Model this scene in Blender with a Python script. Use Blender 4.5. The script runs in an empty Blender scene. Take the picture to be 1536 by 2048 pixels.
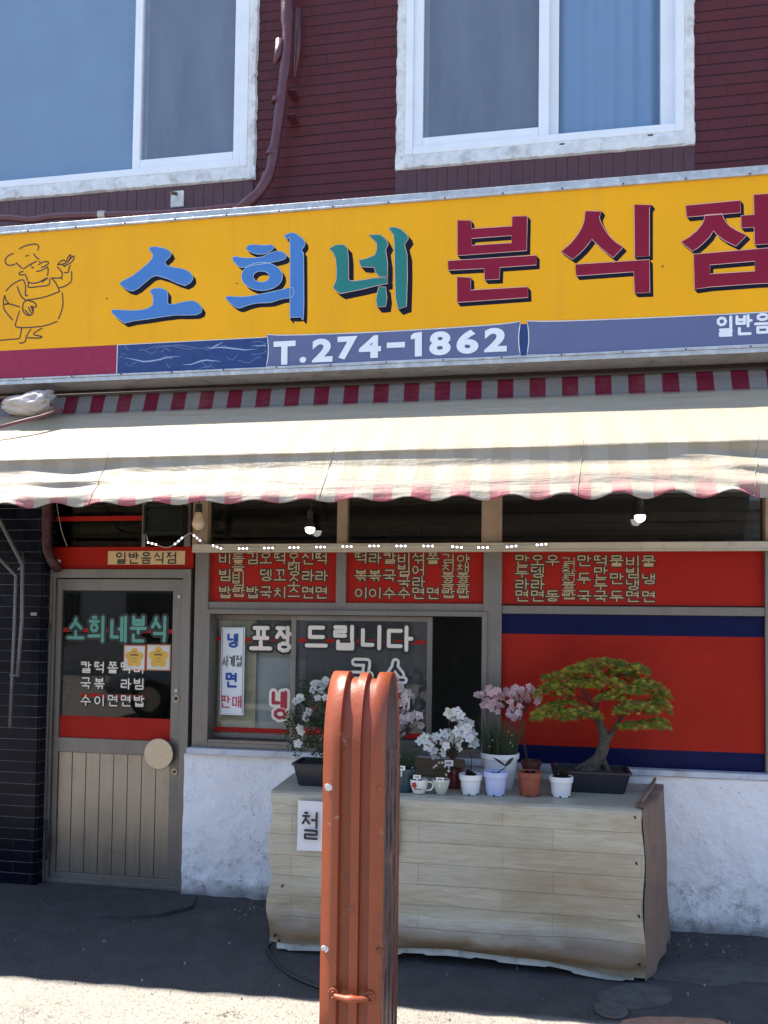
import bpy, bmesh, math, random
from mathutils import Vector, Matrix, noise
random.seed(7)
S = bpy.context.scene
COL = S.collection
# ------------------------------------------------------------------ camera
FPX, YAW, PITCH, ROLL, SHP = 1600.0, 0.173024, 0.034168, 0.012895, 171.2
CAM = Vector((0.0, -4.5, 1.58))
_f = Vector((-math.sin(YAW)*math.cos(PITCH), math.cos(YAW)*math.cos(PITCH), math.sin(PITCH)))
_r = Vector((math.cos(YAW), math.sin(YAW), 0)); _u = _r.cross(_f)
RR = _r*math.cos(ROLL) + _u*math.sin(ROLL); UU = -_r*math.sin(ROLL) + _u*math.cos(ROLL)
cd = bpy.data.cameras.new('camera'); cam = bpy.data.objects.new('camera', cd); COL.objects.link(cam)
cd.sensor_fit = 'VERTICAL'; cd.sensor_height = 24; cd.sensor_width = 18
cd.lens = FPX/2048*24; cd.shift_y = SHP/2048; cd.clip_start = .05; cd.clip_end = 500
cam.matrix_world = Matrix(((RR.x, UU.x, -_f.x, CAM.x), (RR.y, UU.y, -_f.y, CAM.y), (RR.z, UU.z, -_f.z, CAM.z), (0, 0, 0, 1)))
S.camera = cam
def ray(px, py): return RR*((px-768)/FPX) - UU*((py-1024-SHP)/FPX) + _f
def W(px, py, Y=0.0):
    d = ray(px, py); return CAM + d*((Y-CAM.y)/d.y)
def G(px, py, z=0.0):
    d = ray(px, py); return CAM + d*((z-CAM.z)/d.z)
def PX(Y=0.0): return 1600.0/((Y-CAM.y))          # rough pixels per metre at depth Y
# ------------------------------------------------------------------ light
SUNV = Vector((-0.50, 0.060, 1.0)).normalized()    # towards the sun: high, from the left, just behind the facade
w = bpy.data.worlds.new("World"); S.world = w; w.use_nodes = True
nt = w.node_tree; bg = nt.nodes['Background']
sky = nt.nodes.new('ShaderNodeTexSky'); sky.sky_type = 'NISHITA'; sky.sun_disc = False
sky.sun_elevation = math.asin(SUNV.z); sky.sun_rotation = math.atan2(SUNV.x, SUNV.y)
sky.air_density = 1.0; sky.dust_density = .6
nt.links.new(sky.outputs[0], bg.inputs[0]); bg.inputs[1].default_value = 0.125
sl = bpy.data.lights.new('sun', 'SUN'); sl.energy = 5.0; sl.angle = math.radians(.5); sl.color = (1, .93, .82)
sun = bpy.data.objects.new('sun', sl); COL.objects.link(sun)
sun.rotation_euler = SUNV.to_track_quat('Z', 'Y').to_euler(); sun.location = (-5, 3, 12)
S.view_settings.view_transform = 'Standard'; S.view_settings.look = 'None'
S.view_settings.exposure = 1.55; S.view_settings.gamma = 1
S.cycles.max_bounces = 8; S.cycles.transparent_max_bounces = 12
# ------------------------------------------------------------------ helpers
def tag(o, label=None, cat=None, group=None, kind=None):
    if label: o['label'] = label
    if cat: o['category'] = cat
    if group: o['group'] = group
    if kind: o['kind'] = kind
    return o
def thing(name, label, cat, loc, group=None):
    o = bpy.data.objects.new(name, None); COL.objects.link(o); o.location = loc; o.empty_display_size = .05
    return tag(o, label, cat, group)
def wloc(p):
    v = Vector((0, 0, 0))
    while p: v += p.location; p = p.parent
    return v
class MB:
    def __init__(s): s.v = []; s.f = []; s.m = []; s.c = []; s.uv = []
    def add(s, vs, fs, mi=0, col=None):
        n = len(s.v); s.v += [Vector(v) for v in vs]
        for f in fs: s.f.append([i+n for i in f]); s.m.append(mi); s.c.append(col or (1, 1, 1))
        return s
    def quad(s, a, b, c, d, mi=0, col=None): return s.add([a, b, c, d], [(0, 1, 2, 3)], mi, col)
    def box(s, x0, x1, y0, y1, z0, z1, mi=0):
        x0, x1 = sorted((x0, x1)); y0, y1 = sorted((y0, y1)); z0, z1 = sorted((z0, z1))
        return s.add([(x0,y0,z0),(x1,y0,z0),(x1,y1,z0),(x0,y1,z0),(x0,y0,z1),(x1,y0,z1),(x1,y1,z1),(x0,y1,z1)],
                     [(0,3,2,1),(4,5,6,7),(0,1,5,4),(1,2,6,5),(2,3,7,6),(3,0,4,7)], mi)
    def tube(s, pts, rad, n=8, mi=0, cap=True, col=None):
        pts = [Vector(p) for p in pts]; k = len(pts)
        rs = rad if isinstance(rad, (list, tuple)) else [rad]*k
        t0 = (pts[1]-pts[0]).normalized(); a = t0.orthogonal().normalized(); vs = []
        for i, p in enumerate(pts):
            t = (pts[min(i+1, k-1)]-pts[max(i-1, 0)])
            t = t.normalized() if t.length > 1e-9 else t0
            a = (a - t*a.dot(t)); a = a.normalized() if a.length > 1e-6 else t.orthogonal().normalized()
            b = t.cross(a)
            for j in range(n):
                q = 2*math.pi*j/n; vs.append(p + (a*math.cos(q)+b*math.sin(q))*rs[i])
        fs = [(i*n+j, i*n+(j+1) % n, (i+1)*n+(j+1) % n, (i+1)*n+j) for i in range(k-1) for j in range(n)]
        if cap: fs += [tuple(range(n))[::-1], tuple(range((k-1)*n, k*n))]
        return s.add(vs, fs, mi, col)
    def lathe(s, c, prof, n=32, mi=0, sy=1.0):
        c = Vector(c); vs = []; k = len(prof)
        for r, z in prof:
            for j in range(n):
                q = 2*math.pi*j/n; vs.append(c+Vector((r*math.cos(q), r*math.sin(q)*sy, z)))
        fs = [(i*n+j, i*n+(j+1) % n, (i+1)*n+(j+1) % n, (i+1)*n+j) for i in range(k-1) for j in range(n)]
        if prof[0][0] > 1e-5: fs.append(tuple(range(n))[::-1])
        if prof[-1][0] > 1e-5: fs.append(tuple(range((k-1)*n, k*n)))
        return s.add(vs, fs, mi)
    def disc(s, c, r, n=24, mi=0, axis='Y', t=.004, ry=None):
        c = Vector(c); ry = ry or r; vs = []
        for e in (0, 1):
            for j in range(n):
                q = 2*math.pi*j/n
                if axis == 'Y': vs.append(c+Vector((r*math.cos(q), -t*e, ry*math.sin(q))))
                else: vs.append(c+Vector((r*math.cos(q), ry*math.sin(q), t*e)))
        fs = [tuple(range(n))[::-1], tuple(range(n, 2*n))]+[(j, (j+1) % n, n+(j+1) % n, n+j) for j in range(n)]
        return s.add(vs, fs, mi)
    def ball(s, c, r, mi=0, n=12, m=8, sz=1.0):
        return s.lathe(c, [(max(1e-4, r*math.sin(math.pi*i/m)), -r*sz*math.cos(math.pi*i/m)) for i in range(m+1)], n, mi)
    def build(s, name, mats, parent=None, smooth=False, bevel=0, loc=None, recalc=True, sharp=None):
        if not isinstance(mats, (list, tuple)): mats = [mats]
        off = wloc(parent)
        if loc is not None and parent is None: off = Vector(loc)
        me = bpy.data.meshes.new(name); me.from_pydata([tuple(v-off) for v in s.v], [], s.f)
        for m in mats: me.materials.append(m)
        me.polygons.foreach_set('material_index', s.m)
        if any(c != (1, 1, 1) for c in s.c):
            at = me.color_attributes.new('tint', 'FLOAT_COLOR', 'CORNER')
            for p, c in zip(me.polygons, s.c):
                for li in p.loop_indices: at.data[li].color = (*c, 1)
        if s.uv:
            ul = me.uv_layers.new(name='UVMap')
            for l in me.loops: ul.data[l.index].uv = s.uv[l.vertex_index]
        if recalc:
            bm = bmesh.new(); bm.from_mesh(me); bmesh.ops.recalc_face_normals(bm, faces=bm.faces); bm.to_mesh(me); bm.free()
        if smooth: me.polygons.foreach_set('use_smooth', [True]*len(me.polygons))
        o = bpy.data.objects.new(name, me); COL.objects.link(o)
        if parent: o.parent = parent
        elif loc is not None: o.location = loc
        if bevel:
            b = o.modifiers.new('b', 'BEVEL'); b.width = bevel; b.segments = 2; b.limit_method = 'ANGLE'; b.angle_limit = .6
        if smooth and sharp:
            me.set_sharp_from_angle(angle=sharp)
        return o
def frame_rect(mb, x0, x1, z0, z1, t, y0, y1, tb=None, tt=None, mi=0):
    tb = t if tb is None else tb; tt = t if tt is None else tt
    mb.box(x0, x0+t, y0, y1, z0, z1, mi); mb.box(x1-t, x1, y0, y1, z0, z1, mi)
    mb.box(x0+t, x1-t, y0+.001, y1, z0, z0+tb, mi); mb.box(x0+t, x1-t, y0+.001, y1, z1-tt, z1, mi)
def rect(px0, py0, px1, py1, Y=0.0):
    a, b, c, d = W(px0, py0, Y), W(px1, py0, Y), W(px0, py1, Y), W(px1, py1, Y)
    return (a.x+c.x)/2, (b.x+d.x)/2, (c.z+d.z)/2, (a.z+b.z)/2      # x0 x1 z0 z1
# ---- materials
MATS = {}
class NT:
    def __init__(s, name):
        s.m = bpy.data.materials.new(name); s.m.use_nodes = True; s.t = s.m.node_tree
        s.b = s.t.nodes['Principled BSDF']; s.out = s.t.nodes['Material Output']; s._oc = None
    def n(s, typ, **kw):
        o = s.t.nodes.new('ShaderNode'+typ)
        for k, v in kw.items():
            if k in o.inputs.keys(): s.set(o, k, v)
            else: setattr(o, k, v)
        return o
    def set(s, node, key, v):
        i = node.inputs[key]
        if isinstance(v, bpy.types.NodeSocket): s.t.links.new(v, i)
        elif isinstance(v, (tuple, list)) and len(v) == 3 and i.type == 'RGBA': i.default_value = (*v, 1)
        else: i.default_value = v
    def obj(s):
        if not s._oc: s._oc = s.n('TexCoord').outputs['Object']
        return s._oc
    def map(s, vec, scale=(1, 1, 1), loc=(0, 0, 0), rot=(0, 0, 0)):
        m = s.n('Mapping'); s.set(m, 'Vector', vec); s.set(m, 'Scale', scale); s.set(m, 'Location', loc); s.set(m, 'Rotation', rot)
        return m.outputs[0]
    def noise(s, scale=5, detail=4, rough=.55, vec=None, dist=0):
        o = s.n('TexNoise', Scale=scale, Detail=detail, Roughness=rough, Distortion=dist); s.set(o, 'Vector', vec or s.obj()); return o.outputs['Fac']
    def ramp(s, fac, stops, interp='LINEAR'):
        r = s.n('ValToRGB'); s.set(r, 'Fac', fac); e = r.color_ramp.elements; r.color_ramp.interpolation = interp
        while len(e) < len(stops): e.new(.5)
        for q, (p, c) in zip(e, stops):
            q.position = p; q.color = (*c, 1) if isinstance(c, tuple) else (c, c, c, 1)
        return r.outputs[0]
    def mix(s, fac, a, b, mode='MIX'):
        m = s.n('Mix', data_type='RGBA', blend_type=mode)
        for i, v in ((0, fac), (6, a), (7, b)):
            k = m.inputs[i]
            if isinstance(v, bpy.types.NodeSocket): s.t.links.new(v, k)
            elif isinstance(v, tuple): k.default_value = (*v, 1)
            else: k.default_value = v
        return m.outputs[2]
    def math(s, op, a, b=0.0, c=None):
        m = s.n('Math', operation=op)
        for i, v in ((0, a), (1, b), (2, c)):
            if v is None: continue
            if isinstance(v, bpy.types.NodeSocket): s.t.links.new(v, m.inputs[i])
            else: m.inputs[i].default_value = v
        return m.outputs[0]
    def sep(s, vec): return s.n('SeparateXYZ', Vector=vec).outputs
    def comb(s, x=0., y=0., z=0.): return s.n('CombineXYZ', X=x, Y=y, Z=z).outputs[0]
    def bump(s, h, dist=.01, strength=1.0, normal=None):
        b = s.n('Bump', Height=h, Distance=dist, Strength=strength)
        if normal: s.set(b, 'Normal', normal)
        s.set(s.b, 'Normal', b.outputs[0]); return b.outputs[0]
    def base(s, c): s.set(s.b, 'Base Color', c); return s
    def rough(s, r): s.set(s.b, 'Roughness', r); return s
def M(name, col, rough=.5, metal=0., var=.12, scale=6, bump=0., bscale=60, spec=.5, dirt=None, dscale=3, **kw):
    """plain material with colour wander, optional dirt blotches and bump"""
    if name in MATS: return MATS[name]
    t = NT(name); n1 = t.noise(scale, 5, .6)
    lo = tuple(c*(1-var) for c in col); hi = tuple(min(1, c*(1+var)) for c in col)
    c = t.ramp(n1, [(.3, lo), (.7, hi)])
    if dirt:
        d = t.ramp(t.noise(dscale, 8, .7), [(.52, 0.), (.72, 1.)]); c = t.mix(t.math('MULTIPLY', t.sep(d)[0], dirt[3]), c, tuple(dirt[:3]))
    t.base(c); t.rough(t.math('MULTIPLY_ADD', t.noise(scale*3, 3), .25, max(.02, rough-.12)))
    t.set(t.b, 'Metallic', metal); t.set(t.b, 'Specular IOR Level', spec)
    if bump: t.bump(t.noise(bscale, 6, .6), bump)
    for k, v in kw.items(): t.set(t.b, k.replace('_', ' '), v)
    MATS[name] = t.m; return t.m
def tinted(name, rough=.5, spec=.3, trans=0., dark=.22):
    t = NT(name); a = t.n('Attribute', attribute_name='tint'); c = t.mix(t.math('MULTIPLY', t.noise(90, 2), dark), a.outputs['Color'], (0.0, 0.0, 0.0))
    t.base(c); t.rough(rough); t.set(t.b, 'Specular IOR Level', spec)
    if trans:
        tr = t.n('BsdfTranslucent'); t.set(tr, 'Color', c); mx = t.n('MixShader'); mx.inputs[0].default_value = trans
        t.t.links.new(t.b.outputs[0], mx.inputs[1]); t.t.links.new(tr.outputs[0], mx.inputs[2]); t.t.links.new(mx.outputs[0], t.out.inputs[0])
    return t.m
def glass(name, tint=(.8, .85, .85), ior=1.5, rough=.02, film=0., filmcol=(.1, .1, .1)):
    t = NT(name); tr = t.n('BsdfTransparent'); t.set(tr, 'Color', tint); gl = t.n('BsdfGlossy'); t.set(gl, 'Roughness', rough)
    bf = t.n('NewGeometry').outputs['Backfacing']; fr = t.n('Fresnel', IOR=t.math('MULTIPLY_ADD', bf, 1/ior-ior, ior)); mx = t.n('MixShader'); fac = t.math('MULTIPLY', fr.outputs[0], 1.0)
    t.t.links.new(fac, mx.inputs[0]); src = tr.outputs[0]
    if film:
        df = t.n('BsdfDiffuse'); t.set(df, 'Color', t.mix(t.noise(4, 5), filmcol, tuple(c*1.25 for c in filmcol))); m2 = t.n('MixShader'); m2.inputs[0].default_value = film
        t.t.links.new(src, m2.inputs[1]); t.t.links.new(df.outputs[0], m2.inputs[2]); src = m2.outputs[0]
    t.t.links.new(src, mx.inputs[1]); t.t.links.new(gl.outputs[0], mx.inputs[2]); t.t.links.new(mx.outputs[0], t.out.inputs[0])
    return t.m
# ---- flat shapes and writing on vertical faces
def fill2d(loops, offset=0.0):
    """loops of (x,z); returns (verts2d, faces)"""
    cu = bpy.data.curves.new('t', 'CURVE'); cu.dimensions = '2D'; cu.fill_mode = 'BOTH'; cu.offset = offset
    for lp in loops:
        sp = cu.splines.new('POLY'); sp.points.add(len(lp)-1); sp.use_cyclic_u = True
        for p, q in zip(sp.points, lp): p.co = (q[0], q[1], 0, 1)
    return _tomesh(cu)
def _tomesh(cu):
    o = bpy.data.objects.new('t', cu); COL.objects.link(o)
    dg = bpy.context.evaluated_depsgraph_get(); me = bpy.data.meshes.new_from_object(o.evaluated_get(dg))
    v = [(a.co.x, a.co.y) for a in me.vertices]; f = [tuple(p.vertices) for p in me.polygons]
    bpy.data.objects.remove(o); bpy.data.meshes.remove(me); bpy.data.curves.remove(cu)
    return v, f
_GC = {}
def glyph(ch, off):
    k = (ch, off)
    if k not in _GC:
        cu = bpy.data.curves.new('t', 'FONT'); cu.body = ch; cu.offset = off; cu.size = 1; cu.resolution_u = 4
        _GC[k] = _tomesh(cu)
    return _GC[k]
def put_font_char(mb, ch, px, py, wpx, hpx, Y, fill=.022, out=.062, mi=0, mo=1, dy=.0015):
    """one character centred on a pixel of the plane y=Y, wpx x hpx wide"""
    base = glyph(ch, fill)[0]
    if not base: return
    xs = [p[0] for p in base]; ys = [p[1] for p in base]; cx, cy = (min(xs)+max(xs))/2, (min(ys)+max(ys))/2
    bw, bh = max(xs)-min(xs), max(ys)-min(ys)
    c = W(px, py, Y); a = (W(px+wpx/2, py, Y).x-W(px-wpx/2, py, Y).x); h = (W(px, py-hpx/2, Y).z-W(px, py+hpx/2, Y).z)
    sx, sz = (a/bw if wpx else h/bh), h/bh
    for off, m, k in ((out, mo, 1), (fill, mi, 2)):
        if off is None: continue
        v, f = glyph(ch, off)
        mb.add([(c.x+(x-cx)*sx, Y-dy*k, c.z+(y-cy)*sz) for x, y in v], f, m)
def smooth_loop(pts, k=5):
    n = len(pts); out = []
    for i in range(n):
        p0, p1, p2, p3 = (Vector(pts[(i+j-1) % n]) for j in range(4))
        for s in range(k):
            t = s/k; out.append(tuple(.5*((2*p1)+(p2-p0)*t+(2*p0-5*p1+4*p2-p3)*t*t+(3*p1-p0-3*p2+p3)*t**3)))
    return out
def smooth_line(pts, k=5):
    P = [Vector(p) for p in pts]; P = [2*P[0]-P[1]]+P+[2*P[-1]-P[-2]]; out = []
    for i in range(1, len(P)-2):
        p0, p1, p2, p3 = P[i-1:i+3]
        for s in range(k):
            t = s/k; out.append(.5*((2*p1)+(p2-p0)*t+(2*p0-5*p1+4*p2-p3)*t*t+(3*p1-p0-3*p2+p3)*t**3))
    out.append(P[-2]); return out
def ribbon(mb, pts, wd, Y, mi=0, closed=False):
    """flat stroke in the x-z plane through (x,z) points"""
    n = len(pts); L = []; Rr = []
    for i in range(n):
        a = Vector(pts[(i-1) % n] if closed or i else pts[0]); b = Vector(pts[(i+1) % n] if closed or i < n-1 else pts[-1])
        d = (b-a); d = d.normalized() if d.length > 1e-9 else Vector((1, 0)); q = Vector((-d.y, d.x))*wd/2
        p = Vector(pts[i]); L.append(p+q); Rr.append(p-q)
    vs = [(p.x, Y, p.y) for p in L]+[(p.x, Y, p.y) for p in Rr]
    fs = [(i, (i+1) % n, n+(i+1) % n, n+i) for i in range(n if closed else n-1)]
    mb.add(vs, fs, mi)
    if not closed:
        for e in (pts[0], pts[-1]):
            mb.add([(e[0]+wd/2*math.cos(q*math.pi/4), Y-.0002, e[1]+wd/2*math.sin(q*math.pi/4)) for q in range(8)], [tuple(range(8))], mi)

# ---- round-stroke Hangul built from its letters
def _circ(cx, cy, rx, ry, n=14): return [(cx+rx*math.cos(i*2*math.pi/n), cy+ry*math.sin(i*2*math.pi/n)) for i in range(n+1)]
JA = {'ㄱ': [[(0, 1), (1, 1), (.92, 0)]], 'ㄴ': [[(0, 1), (0, 0), (1, 0)]], 'ㄷ': [[(1, 1), (0, 1), (0, 0), (1, 0)]], 'ㄹ': [[(0, 1), (1, 1), (1, .5), (0, .5), (0, 0), (1, 0)]],
      'ㅁ': [[(0, 0), (0, 1), (1, 1), (1, 0), (0, 0)]], 'ㅂ': [[(0, 1), (0, 0), (1, 0), (1, 1)], [(0, .52), (1, .52)]], 'ㅅ': [[(.5, 1), (.42, .6), (0, 0)], [(.44, .62), (1, 0)]],
      'ㅇ': [_circ(.5, .5, .5, .5)], 'ㅈ': [[(.05, 1), (.95, 1)], [(.5, 1), (.42, .55), (0, 0)], [(.44, .58), (1, 0)]], 'ㅊ': [[(.35, 1.05), (.65, 1.05)], [(.05, .74), (.95, .74)], [(.5, .74), (.4, .4), (0, 0)], [(.44, .45), (1, 0)]],
      'ㅋ': [[(0, 1), (1, 1), (.92, 0)], [(0, .52), (.95, .52)]], 'ㅍ': [[(0, 1), (1, 1)], [(0, 0), (1, 0)], [(.28, 1), (.28, 0)], [(.72, 1), (.72, 0)]], 'ㅎ': [[(.32, 1.05), (.68, 1.05)], [(0, .74), (1, .74)], _circ(.5, .25, .36, .27)], 'ㅌ': [[(1, 1), (0, 1), (0, 0), (1, 0)], [(0, .5), (.95, .5)]]}
for d_, s_ in (('ㄲ', 'ㄱ'), ('ㄸ', 'ㄷ'), ('ㅃ', 'ㅂ'), ('ㅆ', 'ㅅ'), ('ㅉ', 'ㅈ')):
    JA[d_] = [[(x*.42+o, y) for x, y in st] for o in (0, .58) for st in JA[s_]]
CHO = 'ㄱㄲㄴㄷㄸㄹㅁㅂㅃㅅㅆㅇㅈㅉㅊㅋㅌㅍㅎ'; JUNG = 'ㅏㅐㅑㅒㅓㅔㅕㅖㅗㅘㅙㅚㅛㅜㅝㅞㅟㅠㅡㅢㅣ'; JONG = [''] + list('ㄱㄲㄳㄴㄵㄶㄷㄹㄺㄻㄼㄽㄾㄿㅀㅁㅂㅄㅅㅆㅇㅈㅊㅋㅌㅍㅎ')
def hangul(ch):
    n = ord(ch)-0xAC00; c, v, f = CHO[n//588], JUNG[(n % 588)//28], JONG[n % 28]; out = []
    def place(j, x0, x1, y0, y1): out.extend([[(x0+(x1-x0)*a, y0+(y1-y0)*b) for a, b in st] for st in JA[j]])
    if v in 'ㅏㅐㅑㅒㅓㅔㅕㅖㅣ':
        yb, m = (.42, .72) if f else (0, .5); dbl = v in 'ㅐㅔㅖㅒ'; s1 = .80 if v in 'ㅏㅑ' else .92
        place(c, .04, .44 if v in 'ㅔㅐㅖ' else .56 if v not in 'ㅓㅕ' else .46, .58 if f else .16, .97 if f else .84)
        if dbl: out += [[(.70, yb+.03), (.70, .97)], [(.94, yb), (.94, 1)]]
        else: out.append([(s1, yb), (s1, 1)])
        if v == 'ㅏ': out.append([(s1, m), (1.02, m)])
        if v == 'ㅑ': out += [[(s1, m+.1), (1.02, m+.1)], [(s1, m-.1), (1.02, m-.1)]]
        if v == 'ㅓ': out.append([(.64, m), (s1, m)])
        if v == 'ㅕ': out += [[(.62, m+.10), (s1, m+.10)], [(.62, m-.12), (s1, m-.12)]]
        if v == 'ㅔ': out.append([(.54, m), (.70, m)])
        if v == 'ㅖ': out += [[(.54, m+.12), (.70, m+.12)], [(.54, m-.12), (.70, m-.12)]]
        if v == 'ㅐ': out.append([(.70, m), (.94, m)])
        if f: place(f, .20, .94, 0, .31)
    elif v == 'ㅢ':
        place(c, .06, .60, .42, .96); out += [[(0, .2), (.68, .22)], [(.90, 0), (.90, 1)]]
    else:
        place(c, .16, .84, .70 if f else .55, 1.0); b = {'ㅗ': .46, 'ㅛ': .46, 'ㅜ': .53, 'ㅠ': .53, 'ㅡ': .48}[v] if f else {'ㅗ': .08, 'ㅛ': .08, 'ㅜ': .36, 'ㅠ': .36, 'ㅡ': .14}[v]
        out.append([(0, b), (1, b)])
        if v == 'ㅗ': out.append([(.5, b), (.5, b+(.13 if f else .30))])
        if v == 'ㅛ': out += [[(x, b), (x, b+(.13 if f else .30))] for x in (.34, .66)]
        if v == 'ㅜ': out.append([(.5, b), (.5, .34 if f else 0)])
        if v == 'ㅠ': out += [[(x, b), (x, .34 if f else 0)] for x in (.34, .66)]
        if f: place(f, .16, .84, 0, .24 if v != 'ㅡ' else .28)
    return out
def strokes(mb, sts, cx, cz, w_, h_, wd, Y, mi):
    k = 0
    for st in sts:
        P = [(cx+(x-.5)*w_, cz+(y-.5)*h_) for x, y in st]
        for i in range(len(P)-1):
            a, b = Vector(P[i]), Vector(P[i+1]); d = b-a
            if d.length < 1e-6: continue
            q = Vector((-d.y, d.x)).normalized()*wd/2; y = Y-.00001*(k % 40); k += 1
            mb.add([(v.x, y, v.y) for v in (a+q, a-q, b-q, b+q)], [(0, 1, 2, 3)], mi)
        for j, e in enumerate(P):
            if len(P) > 8 and j % 2: continue
            y = Y-.00001*(k % 40)-.000005; k += 1
            mb.add([(e[0]+wd/2*math.cos(q*math.pi/5), y, e[1]+wd/2*math.sin(q*math.pi/5)) for q in range(10)], [tuple(range(10))], mi)
def put_char(mb, ch, px, py, wpx, hpx, Y, fill=.03, out=.06, mi=0, mo=1, dy=.0015, wd=None):
    if not 0xAC00 <= ord(ch) < 0xD7A4: return put_font_char(mb, ch, px, py, wpx, hpx, Y, fill, out, mi, mo, dy)
    c = W(px, py, Y); m = W(px+1, py, Y).x-c.x
    t = (wd or max(1.7, hpx*.085+wpx*.02))*m; pad = t/m; sts = hangul(ch); w_, h_ = (wpx-pad)*m, (hpx-pad)*m
    if out is not None: strokes(mb, sts, c.x, c.z, w_, h_, t+max(2.6, hpx*.19)*m, Y-dy, mo)
    strokes(mb, sts, c.x, c.z, w_, h_, t, Y-2*dy, mi)
def scatter_pieces(names):
    """turn meshes that hold several separate pieces into one object per piece"""
    for o in [o for o in S.objects if o.type == 'MESH' and o.name.split('.')[0] in names]:
        bm = bmesh.new(); bm.from_mesh(o.data); seen = set(); isl = []
        for f in bm.faces:
            if f.index in seen: continue
            st = [f]; seen.add(f.index); cur = []
            while st:
                g_ = st.pop(); cur.append(g_.index)
                for v in g_.verts:
                    for h in v.link_faces:
                        if h.index not in seen: seen.add(h.index); st.append(h)
            isl.append(cur)
        boxes = []
        for cur in isl:
            vs = [v.co for i in cur for v in (bm.faces.ensure_lookup_table() or bm.faces[i]).verts]
            lo = Vector([min(v[k] for v in vs) for k in range(3)]); hi = Vector([max(v[k] for v in vs) for k in range(3)]); boxes.append([lo, hi, cur])
        changed = True
        while changed:
            changed = False
            for i in range(len(boxes)):
                for j in range(i+1, len(boxes)):
                    a, b = boxes[i], boxes[j]
                    if all(a[0][k] <= b[1][k]+.006 and b[0][k] <= a[1][k]+.006 for k in range(3)):
                        boxes[i] = [Vector([min(a[0][k], b[0][k]) for k in range(3)]), Vector([max(a[1][k], b[1][k]) for k in range(3)]), a[2]+b[2]]; boxes.pop(j); changed = True; break
                if changed: break
        if len(boxes) > 1:
            for n, bx in enumerate(boxes[1:]):
                keep = set(bx[2]); b2 = bm.copy(); b2.faces.ensure_lookup_table(); bmesh.ops.delete(b2, geom=[f for f in b2.faces if f.index not in keep], context='FACES')
                c = o.copy(); c.data = o.data.copy(); COL.objects.link(c); b2.to_mesh(c.data); b2.free()
            keep = set(boxes[0][2]); bmesh.ops.delete(bm, geom=[f for f in bm.faces if f.index not in keep], context='FACES'); bm.to_mesh(o.data)
        bm.free()
# ------------------------------------------------------------------ materials of the place
def mat_brick():
    t = NT('maroon painted brick'); v = t.obj(); s = t.sep(v)
    wob = t.math('MULTIPLY_ADD', t.noise(1.3, 3), .02, -.01)
    uv = t.comb(s[0], t.math('ADD', s[2], wob), 0.)
    b = t.n('TexBrick', Scale=1.0, offset=.5); t.set(b, 'Vector', uv)
    for k, q in (('Mortar Size', .0035), ('Mortar Smooth', .35), ('Bias', 0.), ('Brick Width', .195), ('Row Height', .0605)): t.set(b, k, q)
    t.set(b, 'Color1', (0.080, .016, .018)); t.set(b, 'Color2', (.088, .018, .020)); t.set(b, 'Mortar', (.066, .014, .017))
    row = t.math('ABSOLUTE', t.math('SUBTRACT', t.math('FRACT', t.math('MULTIPLY', t.math('ADD', s[2], wob), 1/.0605)), .5)); ln = t.ramp(row, [(.43, 0.), (.48, 1.)]); c0 = t.mix(t.math('MULTIPLY', ln, t.ramp(t.noise(7, 4), [(.3, .5), (.6, .95)])), b.outputs['Color'], (.020, .008, .011))
    c = t.mix(t.ramp(t.noise(2.5, 7, .7), [(.35, 0.), (.75, .5)]), c0, (.062, .018, .026))
    c = t.mix(t.ramp(t.noise(30, 6, .8), [(.62, 0.), (.8, .3)]), c, (.16, .09, .09)); t.base(c)
    t.rough(t.math('MULTIPLY_ADD', t.noise(8, 4), .3, .3)); t.set(t.b, 'Specular IOR Level', .2)
    h = t.math('ADD', t.math('ADD', t.math('MULTIPLY', b.outputs['Fac'], -.2), t.math('MULTIPLY', ln, -1.)), t.math('MULTIPLY', t.noise(50, 5), .2)); t.bump(h, .006)
    return t.m
def mat_tile():
    t = NT('navy glazed tile'); s = t.sep(t.obj()); uv = t.comb(t.math('ADD', s[0], s[1]), s[2], 0.)
    b = t.n('TexBrick', Scale=1.0, offset=.5); t.set(b, 'Vector', uv)
    for k, q in (('Mortar Size', .002), ('Mortar Smooth', .1), ('Brick Width', .235), ('Row Height', .0665), ('Bias', 0.)): t.set(b, k, q)
    t.set(b, 'Color1', (.0025, .003, .008)); t.set(b, 'Color2', (.005, .006, .013)); t.set(b, 'Mortar', (.018, .020, .03))
    rw_ = t.math('ABSOLUTE', t.math('SUBTRACT', t.math('FRACT', t.math('MULTIPLY', s[2], 1/.0665)), .5)); hl = t.math('MULTIPLY', t.ramp(rw_, [(.475, 0.), (.49, 1.)]), t.ramp(t.noise(4, 5), [(.35, .25), (.65, 1.)]))
    t.base(t.mix(hl, t.mix(t.ramp(t.noise(6, 6, .7), [(.5, 0.), (.8, .4)]), b.outputs['Color'], (.018, .018, .022)), (.17, .18, .23)))
    t.rough(t.math('ADD', t.math('MULTIPLY', b.outputs['Fac'], .5), t.math('MULTIPLY_ADD', t.noise(5, 4), .3, .12)))
    t.set(t.b, 'Specular IOR Level', .12); t.bump(t.math('ADD', t.math('MULTIPLY', b.outputs['Fac'], -1.), t.math('MULTIPLY', t.noise(9, 3), .5)), .003); return t.m
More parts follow.
